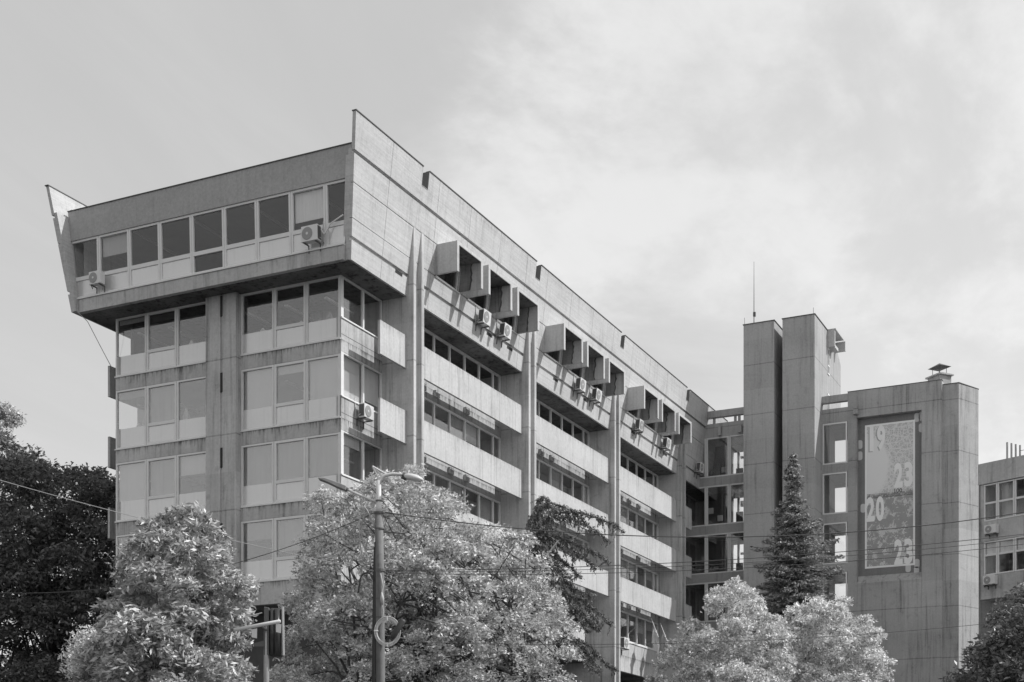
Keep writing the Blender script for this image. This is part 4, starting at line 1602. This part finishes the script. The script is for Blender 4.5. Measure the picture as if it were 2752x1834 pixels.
leafy_tree('background_tree', 96, OUT_H2, 3.0, 900, 34, 0.5, 0.24, F_BIG, BARK, 'paler tree crown poking in at the left edge above the dark trees', 0.3, trunks=[-36], trunk_rad=0.3, seedv=13, nlimb=20, nbough=30, bough_r=1.3)

# ---- spruce
rng = np.random.default_rng(21)
SD, SR, STOP = 70.0, 13.76, 18.16
sp = empty('spruce_tree', W(SR, SD, GZ), 'tall dark pointed spruce standing before the right-hand tower', 'tree')
tb = MB()
tb.tube([W(SR, SD, GZ), W(SR, SD, 9), W(SR, SD, STOP)], [0.28, 0.16, 0.02], 8)
allc, alla, allL = [], [], []
z = STOP - 0.15
while z > 2:
    hgt = STOP - z
    rad = min(0.06 + 0.36*hgt, 1.25 + 0.10*hgt) + 0.10*math.sin(z*3)
    nb_ = int(5 + hgt*0.85)
    for q in range(nb_):
        a = rng.uniform(0, 2*math.pi)
        rr = rad*rng.uniform(0.35, 1.12)
        if rng.random() < 0.14:
            rr *= 1.12
        if math.cos(a) > 0.2 and 3.5 < hgt:
            rr *= 1.25
        d_ = np.array([math.cos(a), math.sin(a), 0.0])
        st_ = int(max(5, rr*24))
        sag = rng.uniform(0.12, 0.32)
        tb.tube([W(SR, SD, z), W(SR + d_[0]*rr*0.9, SD + d_[1]*rr*0.9, z - sag*rr*0.75)], [0.02 + 0.012*rr, 0.006], 4, cap=False)
        for s_i in range(st_):
            f_ = (s_i + rng.random())/st_
            wl_ = (0.10 + 0.26*rr*0.5*(1 - f_))
            for j in range(5):
                sdw = rng.normal()*wl_
                c = np.array([SR + d_[0]*rr*f_ - d_[1]*sdw, SD + d_[1]*rr*f_ + d_[0]*sdw, z - sag*rr*f_*f_*1.0 + (0.16*rr*f_**3) - abs(rng.normal())*0.07 - abs(sdw)*0.3])
                allc.append(c)
                alla.append(d_*0.8 + rng.normal(size=3)*0.45 + np.array([0, 0, -0.15]))
                allL.append(rng.uniform(0.13, 0.26))
    z -= rng.uniform(0.16, 0.26)
tb.build('trunk', BARK, sp, smooth=True)
L_ = np.array(allL)
v_, f_ = leaves(np.array(allc), np.array(alla), L_, L_*0.32)
mesh_np('crown', V3(v_), f_, F_SPR, sp)

# ---- cedar with drooping boughs
CD = 55.0
ce = empty('cedar_tree', W(0.9, CD, GZ), 'dark weeping cedar with long drooping boughs in front of the middle bay', 'tree')
tb = MB()
tb.tube([W(0.95, CD, GZ), W(0.9, CD, 6), W(0.95, CD, 11.3)], [0.24, 0.12, 0.03], 8)
allc, alla, allL = [], [], []


def bough(pts3, dens=1.0):
    """pts3: (r, d, u) along one arching bough; hanging strands grow from it"""
    P_ = [np.array(p, float) for p in pts3]
    tb.tube([W(*p) for p in P_], [0.045 - 0.037*i/(len(P_) - 1) for i in range(len(P_))], 5, cap=False)
    tot = sum(np.linalg.norm(P_[i + 1] - P_[i]) for i in range(len(P_) - 1))
    done = 0.0
    for i in range(len(P_) - 1):
        a, b2 = P_[i], P_[i + 1]
        ln_ = np.linalg.norm(b2 - a)
        dr = (b2 - a)/max(ln_, 1e-6)
        for k in range(int(ln_*230*dens)):
            p = a + (b2 - a)*rng.random()
            allc.append(p + rng.normal(size=3)*0.05)
            alla.append(dr*0.7 + rng.normal(size=3)*0.6)
            allL.append(rng.uniform(0.05, 0.11))
        for k in range(max(1, int(ln_*12*dens))):
            f = rng.random()
            p = a + (b2 - a)*f
            u = (done + ln_*f)/tot
            hl = rng.uniform(0.12, 0.62)*(1.15 - 0.75*u)
            sdv = rng.normal(size=3)*0.16
            for q in range(int(hl*85) + 3):
                g_ = q/(hl*85 + 3)
                allc.append(p + np.array([0, 0, -hl*g_]) + sdv*g_ + rng.normal(size=3)*0.022*(1.3 - g_))
                alla.append(np.array([0, 0, -1.0]) + rng.normal(size=3)*0.5)
                allL.append(rng.uniform(0.05, 0.11))
        done += ln_


for ci, c in enumerate(CEDAR):
    for rep in range(3):
        dd = rng.normal()*0.9 if rep else 0.0
        jz = rng.normal()*0.22 if rep else 0.0
        sc2 = 1.0 if rep == 0 else rng.uniform(0.5, 0.9)
        n_ = len(c)
        bough([(c[0][0] + (p[0] - c[0][0])*sc2, CD + dd*i/(n_ - 1)*1.4, p[1] + jz) for i, p in enumerate(c)], 1.0 if rep == 0 else 0.8)
for q in range(80):                                   # the inner crown, boughs all round the trunk
    zt = rng.uniform(3.0, 11.6)
    a = rng.uniform(0, 2*math.pi)
    rr = rng.uniform(0.5, 1.15)*(0.75 if zt > 10.5 else 1.0)
    dx, dy = math.cos(a)*rr*0.8, math.sin(a)*rr*1.3
    bough([(0.92, CD, zt), (0.92 + dx*0.5, CD + dy*0.5, zt + 0.18), (0.92 + dx, CD + dy, zt - 0.05), (0.92 + dx*1.25, CD + dy*1.2, zt - 0.5)], 0.8)
tb.build('trunk', BARK, ce, smooth=True)
L_ = np.array(allL)
v_, f_ = leaves(np.array(allc), np.array(alla), L_*1.35, L_*0.48)
mesh_np('crown', V3(v_), f_, F_NED, ce)

# ================================================================== STREET LAMP (34 m)
LD = 34.0


def S(a, b, D=LD, dd=0.0):
    """lamp frame: a, b = metres right / up, D = distance"""
    return W(a, D + dd, b)


LX = -3.14                                            # pole axis, metres right of the view axis
lamp = empty('street_lamp', S(LX, GZ), 'concrete lamp pole with curved arm and flat side lamp, hung with cable loops', 'street lamp')
m = MB()
m.tube([S(LX + 0.02, GZ), S(LX + 0.02, 3.0), S(LX, 5.9), S(LX - 0.02, 7.36)], [0.118, 0.112, 0.107, 0.098], 16)
m.build('pole', POLE, lamp, smooth=True)
m = MB()
m.tube([S(LX - 0.02, 7.34), S(LX - 0.02, 7.50), S(LX - 0.02, 8.12)], [0.072, 0.062, 0.060], 12)
m.tube([S(LX - 0.02, 8.0), S(LX + 0.0, 8.14), S(LX + 0.12, 8.24), S(LX + 0.30, 8.28), S(LX + 0.50, 8.27), S(LX + 0.62, 8.23)], [0.06, 0.055, 0.045, 0.04, 0.038, 0.036], 10)
am = m.build('lamp_arm', LAMPW, lamp, smooth=True)
m = MB()                                              # open triangular fin
a0, b0, c0 = (LX - 0.17, 8.46), (LX + 0.16, 8.27), (LX - 0.02, 8.17)
for p, q in ((a0, b0), (b0, c0), (c0, a0)):
    m.tube([S(*p), S(*q)], 0.026, 6)
m.tube([S(*a0), S((b0[0] + c0[0])/2, (b0[1] + c0[1])/2)], [0.012, 0.03], 6)
m.build('fin', LAMPW, lamp)


def lamp_head(c, length, wid, hgt, tilt, name, par, mat):
    m = MB()
    n1_, n2_ = 14, 8
    for i in range(n1_ + 1):
        f = i/n1_
        s2 = math.sin(math.pi*min(1, (f*0.92 + 0.08)))**0.55
        for j in range(n2_):
            a = 2*math.pi*j/n2_
            xx = (f - 0.5)*length
            yy = wid/2*s2*math.cos(a)
            zz = hgt/2*s2*math.sin(a)*(1.0 if math.sin(a) > 0 else 0.8)
            m.v.append(tuple(S(c[0] + xx*math.cos(tilt) - zz*math.sin(tilt), c[1] + xx*math.sin(tilt) + zz*math.cos(tilt), LD, yy)))
    for i in range(n1_):
        for j in range(n2_):
            j2 = (j + 1) % n2_
            m.f.append((i*n2_ + j, i*n2_ + j2, (i + 1)*n2_ + j2, (i + 1)*n2_ + j))
    m.f.append(tuple(range(n2_)))
    m.f.append(tuple(range(n1_*n2_, (n1_ + 1)*n2_)))
    return m.build(name, mat, par, smooth=True)


h = lamp_head((LX + 0.80, 8.18), 0.50, 0.28, 0.20, R(-12), 'lamp_head', lamp, LAMPW)
m = MB()
m.tube([S(LX + 0.54, 8.25), S(LX + 0.65, 8.20)], 0.085, 8)
m.build('joint', STEELD, h)
m = MB()
m.prism([S(LX + 0.68, 8.125, LD, -0.09), S(LX + 0.98, 8.065, LD, -0.09), S(LX + 0.98, 8.065, LD, 0.09), S(LX + 0.68, 8.125, LD, 0.09)], (0, 0, -0.03))
m.build('lamp_glass', GLL, h)
m = MB()
m.tube([S(LX - 0.06, 7.60), S(LX - 0.82, 7.93)], [0.028, 0.030], 8)
m.build('lamp_arm', LAMPW, lamp, smooth=True)
m = MB()
pts = [(-0.78, 7.97), (-0.80, 7.87), (-1.00, 7.95), (-1.22, 8.06), (-1.44, 8.145), (-1.45, 8.17), (-1.30, 8.165), (-1.0, 8.06)]
m.prism([S(LX + a, b, LD, -0.14) for a, b in pts], tuple(W(0, 0.26, 0)))
h2 = m.build('lamp_head', STEEL, lamp, bevel=0.01)
m = MB()
m.tube([S(LX - 0.84, 7.95), S(LX - 0.76, 7.90)], 0.05, 8)
m.build('joint', STEELD, h2)
m = MB()
m.tube([S(LX - 0.02, 7.335), S(LX - 0.02, 7.375)], 0.118, 14)
m.tube([S(LX, 6.96), S(LX, 6.99)], 0.112, 14)
m.tube([S(LX + 0.01, 5.96), S(LX + 0.01, 6.02)], 0.122, 14)
m.tube([S(LX + 0.01, 5.30), S(LX + 0.01, 5.33)], 0.116, 14)
m.tube([S(LX + 0.01, 4.86), S(LX + 0.01, 4.89)], 0.118, 14)
m.tube([S(LX - 0.02, 7.62), S(LX - 0.02, 7.66)], 0.075, 12)
m.build('clamp', STEELD, lamp)
m = MB()
m.tube([S(LX + a, b, LD, -0.12) for a, b in ((0.03, 5.9), (0.09, 5.6), (0.03, 5.3), (0.10, 5.0), (0.04, 4.75))], 0.016, 6)
m.tube([S(LX + a, b, LD, -0.12) for a, b in ((0.06, 5.45), (0.07, 5.3), (0.07, 5.15))], [0.02, 0.05, 0.02], 8)
m.build('wrapped_cable', CABLEL, lamp, smooth=True)
m = MB()
m = MB()
m.tube([S(LX - 0.07, 7.35), S(LX - 0.07, 7.60)], 0.022, 6)
m.build('bracket', LAMPW, lamp)
# dark cables up the left side of the pole
cb2 = MB()
for q in range(4):
    o_ = -0.085 - 0.022*q
    cb2.tube([S(LX + o_ - 0.03, GZ, LD, -0.05 + 0.03*q), S(LX + o_ - 0.03, 3.0, LD, -0.05 + 0.03*q), S(LX + o_, 5.9, LD, -0.05 + 0.03*q), S(LX + o_ + 0.03, 6.9 - 0.12*q, LD, -0.05)], 0.018, 5)
cb2.build('riser_cable', CABLE, lamp)
lp = MB()


def spline(pts, n=6):
    out_ = []
    P_ = [np.array(p, float) for p in pts]
    P_ = [2*P_[0] - P_[1]] + P_ + [2*P_[-1] - P_[-2]]
    for i in range(1, len(P_) - 2):
        for k in range(n):
            t_ = k/n
            out_.append(0.5*((2*P_[i]) + (-P_[i - 1] + P_[i + 1])*t_ + (2*P_[i - 1] - 5*P_[i] + 4*P_[i + 1] - P_[i + 2])*t_**2 + (-P_[i - 1] + 3*P_[i] - 3*P_[i + 1] + P_[i + 2])*t_**3))
    out_.append(P_[-2])
    return out_


for pts in ([(-0.12, 6.98), (-0.22, 7.25), (-0.34, 7.45), (-0.45, 7.3), (-0.47, 6.9), (-0.44, 6.5), (-0.40, 6.2), (-0.28, 6.12), (-0.16, 6.2)],
            [(-0.12, 7.0), (-0.28, 7.36), (-0.42, 7.05), (-0.40, 6.7), (-0.30, 6.42), (-0.16, 6.38)],
            [(-0.14, 6.7), (-0.24, 6.85), (-0.30, 6.65), (-0.31, 6.5), (-0.20, 6.48), (-0.12, 6.55)]):
    lp.tube([S(LX + a, b, LD, -0.06) for a, b in [tuple(q) for q in spline(pts)]], 0.017, 5)
lp.build('cable_loop', STEEL, lamp, smooth=True)
lp = MB()
lp.tube([S(LX + a, b, LD, -0.06) for a, b in [tuple(q) for q in spline([(-0.14, 5.75), (-0.25, 5.92), (-0.42, 5.86), (-0.48, 5.6), (-0.50, 5.45)])]], 0.022, 6)
lp.build('cable_loop', CABLE, lamp, smooth=True)
# coil and splice box: hung on the pole, liftable
co = empty('cable_coil', S(LX + 0.20, 4.5, LD, -0.16), 'round coil of spare cable strapped to the lamp pole', 'cable coil')
m = MB()
for q in range(7):
    r_ = 0.24 + 0.012*q + 0.01*math.sin(q*3)
    ring = [S(LX + 0.20 + r_*math.cos(a), 4.52 + r_*1.15*math.sin(a), LD, -0.165 - 0.008*(q % 3)) for a in np.linspace(0, 2*math.pi, 26)]
    m.tube(ring, 0.010, 5, cap=False)
m.build('loop', COIL, co, smooth=True)
m = MB()
for a in (0.3, 1.6, 3.1, 4.7):
    p = (LX + 0.20 + 0.27*math.cos(a), 4.52 + 0.31*math.sin(a))
    m.tube([S(p[0] - 0.05*math.cos(a), p[1] - 0.05*math.sin(a), LD, -0.17), S(p[0] + 0.05*math.cos(a), p[1] + 0.05*math.sin(a), LD, -0.17)], 0.024, 6)
m.build('strap', ACW, co)
m = MB()
m.tube([S(LX + 0.30, 4.35, LD, -0.18), S(LX + 0.34, 4.42, LD, -0.18), S(LX + 0.56, 4.76, LD, -0.18), S(LX + 0.585, 4.80, LD, -0.18)], [0.05, 0.072, 0.072, 0.05], 12)
tag(m.build('splice_closure', CABLE, smooth=True), 'black tube-shaped splice closure tilted beside the cable coil on the lamp pole', 'junction box')

# second lamp head entering at the right edge
l2 = empty('street_lamp', W(11.9, 33, GZ), 'street lamp whose pale rounded head just enters at the right edge', 'street lamp')
m = MB()
m.tube([W(12.9, 33, GZ), W(12.9, 33, 5.2), W(12.7, 33, 5.65), W(12.2, 33, 5.62)], [0.12, 0.08, 0.05, 0.04], 10)
m.build('pole', LAMPW, l2, smooth=True)
m = MB()
for i in range(11):
    f = i/10
    s2 = math.sin(math.pi*(0.06 + 0.94*f*0.96))**0.5
    for j in range(10):
        a = 2*math.pi*j/10
        m.v.append(tuple(W(11.65 + f*0.62, 33 + 0.14*s2*math.cos(a), 5.44 + 0.12*f + 0.09*s2*math.sin(a))))
for i in range(10):
    for j in range(10):
        j2 = (j + 1) % 10
        m.f.append((i*10 + j, i*10 + j2, (i + 1)*10 + j2, (i + 1)*10 + j))
m.f.append(tuple(range(10)))
m.f.append(tuple(range(100, 110)))
m.build('lamp_head', LAMPW, l2, smooth=True)

# ================================================================== TRAFFIC SIGNAL (28 m)
TD = 28.0


def T_(a, b, dd=0.0):
    return W(a, TD + dd, b)


TX = -4.80
ts = empty('traffic_light', T_(TX, GZ), 'traffic signal seen from the side on a worn pole, between the two sunlit trees', 'traffic light')
m = MB()
m.tube([T_(TX - 0.01, GZ), T_(TX, 3.0), T_(TX + 0.005, 3.9)], [0.062, 0.056, 0.052], 12)
m.build('pole', STEEL, ts, smooth=True)
m = MB()
m.prism([T_(TX - 0.04, 3.27, -0.05), T_(TX + 0.06, 3.27, -0.05), T_(TX + 0.06, 4.20, -0.05), T_(TX - 0.04, 4.22, -0.05)], tuple(W(0, 0.26, 0)))
m.build('bracket_post', STEELD, ts, bevel=0.01)
m = MB()
m.prism([T_(TX + 0.07, 3.25, -0.02), T_(TX + 0.30, 3.25, -0.02), T_(TX + 0.30, 4.20, -0.02), T_(TX + 0.07, 4.20, -0.02)], tuple(W(0, 0.24, 0)))
hs = m.build('signal_housing', BLK, ts, bevel=0.03)
m = MB()
for xo, rr in ((0.12, 0.045), (0.215, 0.06)):
    m.tube([T_(TX + xo, 3.28, -0.03), T_(TX + xo, 4.17, -0.03)], rr, 14)
m.build('rear_rib', BLK, hs, smooth=True)
for q in range(3):
    zc = 3.40 + 0.32*q
    m = MB()
    arc = []
    for k in range(9):
        a = R(20 + 140*k/8)
        arc.append((TX + 0.185 - 0.10*math.cos(a), zc + 0.02 + 0.10*math.sin(a)))
    n0 = len(m.v)
    for (a_, b_) in arc:
        m.v += [tuple(T_(a_, b_, 0.22)), tuple(T_(a_, b_, 0.42))]
    for k in range(8):
        m.f.append((n0 + 2*k, n0 + 2*k + 1, n0 + 2*k + 3, n0 + 2*k + 2))
    m.build('visor', BLK, hs, recalc=False)
    m = MB()
    m.tube([T_(TX + 0.185, zc, 0.225), T_(TX + 0.185, zc, 0.235)], 0.09, 14)
    m.build('lens', STEELD, hs)
m = MB()
m.prism([T_(TX + 0.33, 3.27, -0.05), T_(TX + 0.355, 3.27, -0.05), T_(TX + 0.345, 4.22, -0.05), T_(TX + 0.31, 4.22, -0.05)], tuple(W(0, 0.05, 0)))
m.build('backplate', LAMPW, ts)
m = MB()
m.tube([T_(TX - 0.62, 4.02, 0.3), T_(TX - 0.10, 4.12, 0.1), ], 0.012, 5)
m.tube([T_(TX - 0.26, 3.46, 0.0), T_(TX + 0.0, 3.52, 0.0)], 0.022, 5)
m.build('stay', LAMPW, ts)
m = MB()
m.prism([T_(TX - 0.24, 3.50, -0.05), T_(TX - 0.03, 3.56, -0.05), T_(TX - 0.03, 3.44, -0.05), T_(TX - 0.24, 3.44, -0.05)], tuple(W(0, 0.1, 0)))
m.build('push_box', STEELD, ts)
bar = empty('sign_arm', T_(TX, 3.85, -0.6), 'white horizontal tube with two hanging plates crossing in front of the traffic signal', 'sign arm')
m = MB()
m.tube([T_(TX - 0.52, 3.69, -0.6), T_(TX + 0.36, 3.855, -0.6), T_(TX + 0.375, 3.858, -0.6)], [0.036, 0.036, 0.022], 12)
m.build('tube', LAMPW, bar, smooth=True)
m = MB()
m.prism([T_(TX - 0.18, 3.70, -0.6), T_(TX - 0.075, 3.72, -0.6), T_(TX - 0.08, 3.53, -0.6), T_(TX - 0.18, 3.55, -0.6)], tuple(W(0, 0.012, 0)))
m.build('plate', LAMPW, bar)
m = MB()
m.prism([T_(TX + 0.285, 3.81, -0.6), T_(TX + 0.385, 3.80, -0.6), T_(TX + 0.378, 3.63, -0.6), T_(TX + 0.287, 3.65, -0.6)], tuple(W(0, 0.012, 0)))
m.build('plate', LAMPW, bar)
m = MB()
m.tube([T_(TX, 3.77, -0.6), T_(TX, 3.77, 0.0)], 0.02, 6)
m.build('holder', STEELD, bar)

# ================================================================== OVERHEAD CABLES


def cable(p0, p1, sag, r, mat, label, n=28):
    m = MB()
    pts = []
    for k in range(n + 1):
        t_ = k/n
        p = Vector(p0).lerp(Vector(p1), t_)
        p.z -= sag*4*t_*(1 - t_)
        pts.append(p)
    m.tube(pts, r*0.85, 5)
    return tag(m.build('overhead_cable', mat), label, 'cable', 'overhead cables strung from the lamp pole')


def at(pxx, pyy, D):
    return W((pxx - 1376)*D/3851.0, D, (2212 - pyy)*D/3851.0)


A1 = S(LX - 0.10, 5.97)
A2 = S(LX - 0.12, 7.36)
A3 = S(LX + 0.12, 7.37)
A4 = S(LX + 0.14, 5.99)
cable(W(-12.9, 36, 8.62), A1, 0.10, 0.011, CABLEL, 'pale cable sloping down from the left edge to the lamp pole collar')
cable(W(-12.6, 35, 5.62), A2, 0.55, 0.011, CABLE, 'dark cable rising from the left edge to the top clamp of the lamp pole')
cable(A3, W(13.0, 36, 7.83), 0.62, 0.015, CABLE, 'topmost dark cable running right from the lamp pole clamp to the right edge')
cable(A4, W(13.0, 36, 7.27), 0.22, 0.011, CABLE, 'upper of three close cables running right from the pole collar')
cable(A4 + Vector((0, 0, -0.03)), W(13.0, 36, 7.15), 0.24, 0.008, CABLE, 'middle of three close cables running right from the pole collar')
cable(A4 + Vector((0, 0, -0.06)), W(13.0, 36, 7.02), 0.28, 0.009, CABLE, 'lowest of three close cables running right from the pole collar')
cable(S(LX + 0.15, 4.32), W(13.0, 36, 5.12), 0.30, 0.008, CABLE, 'lowest single cable crossing the birches and the annex wall')
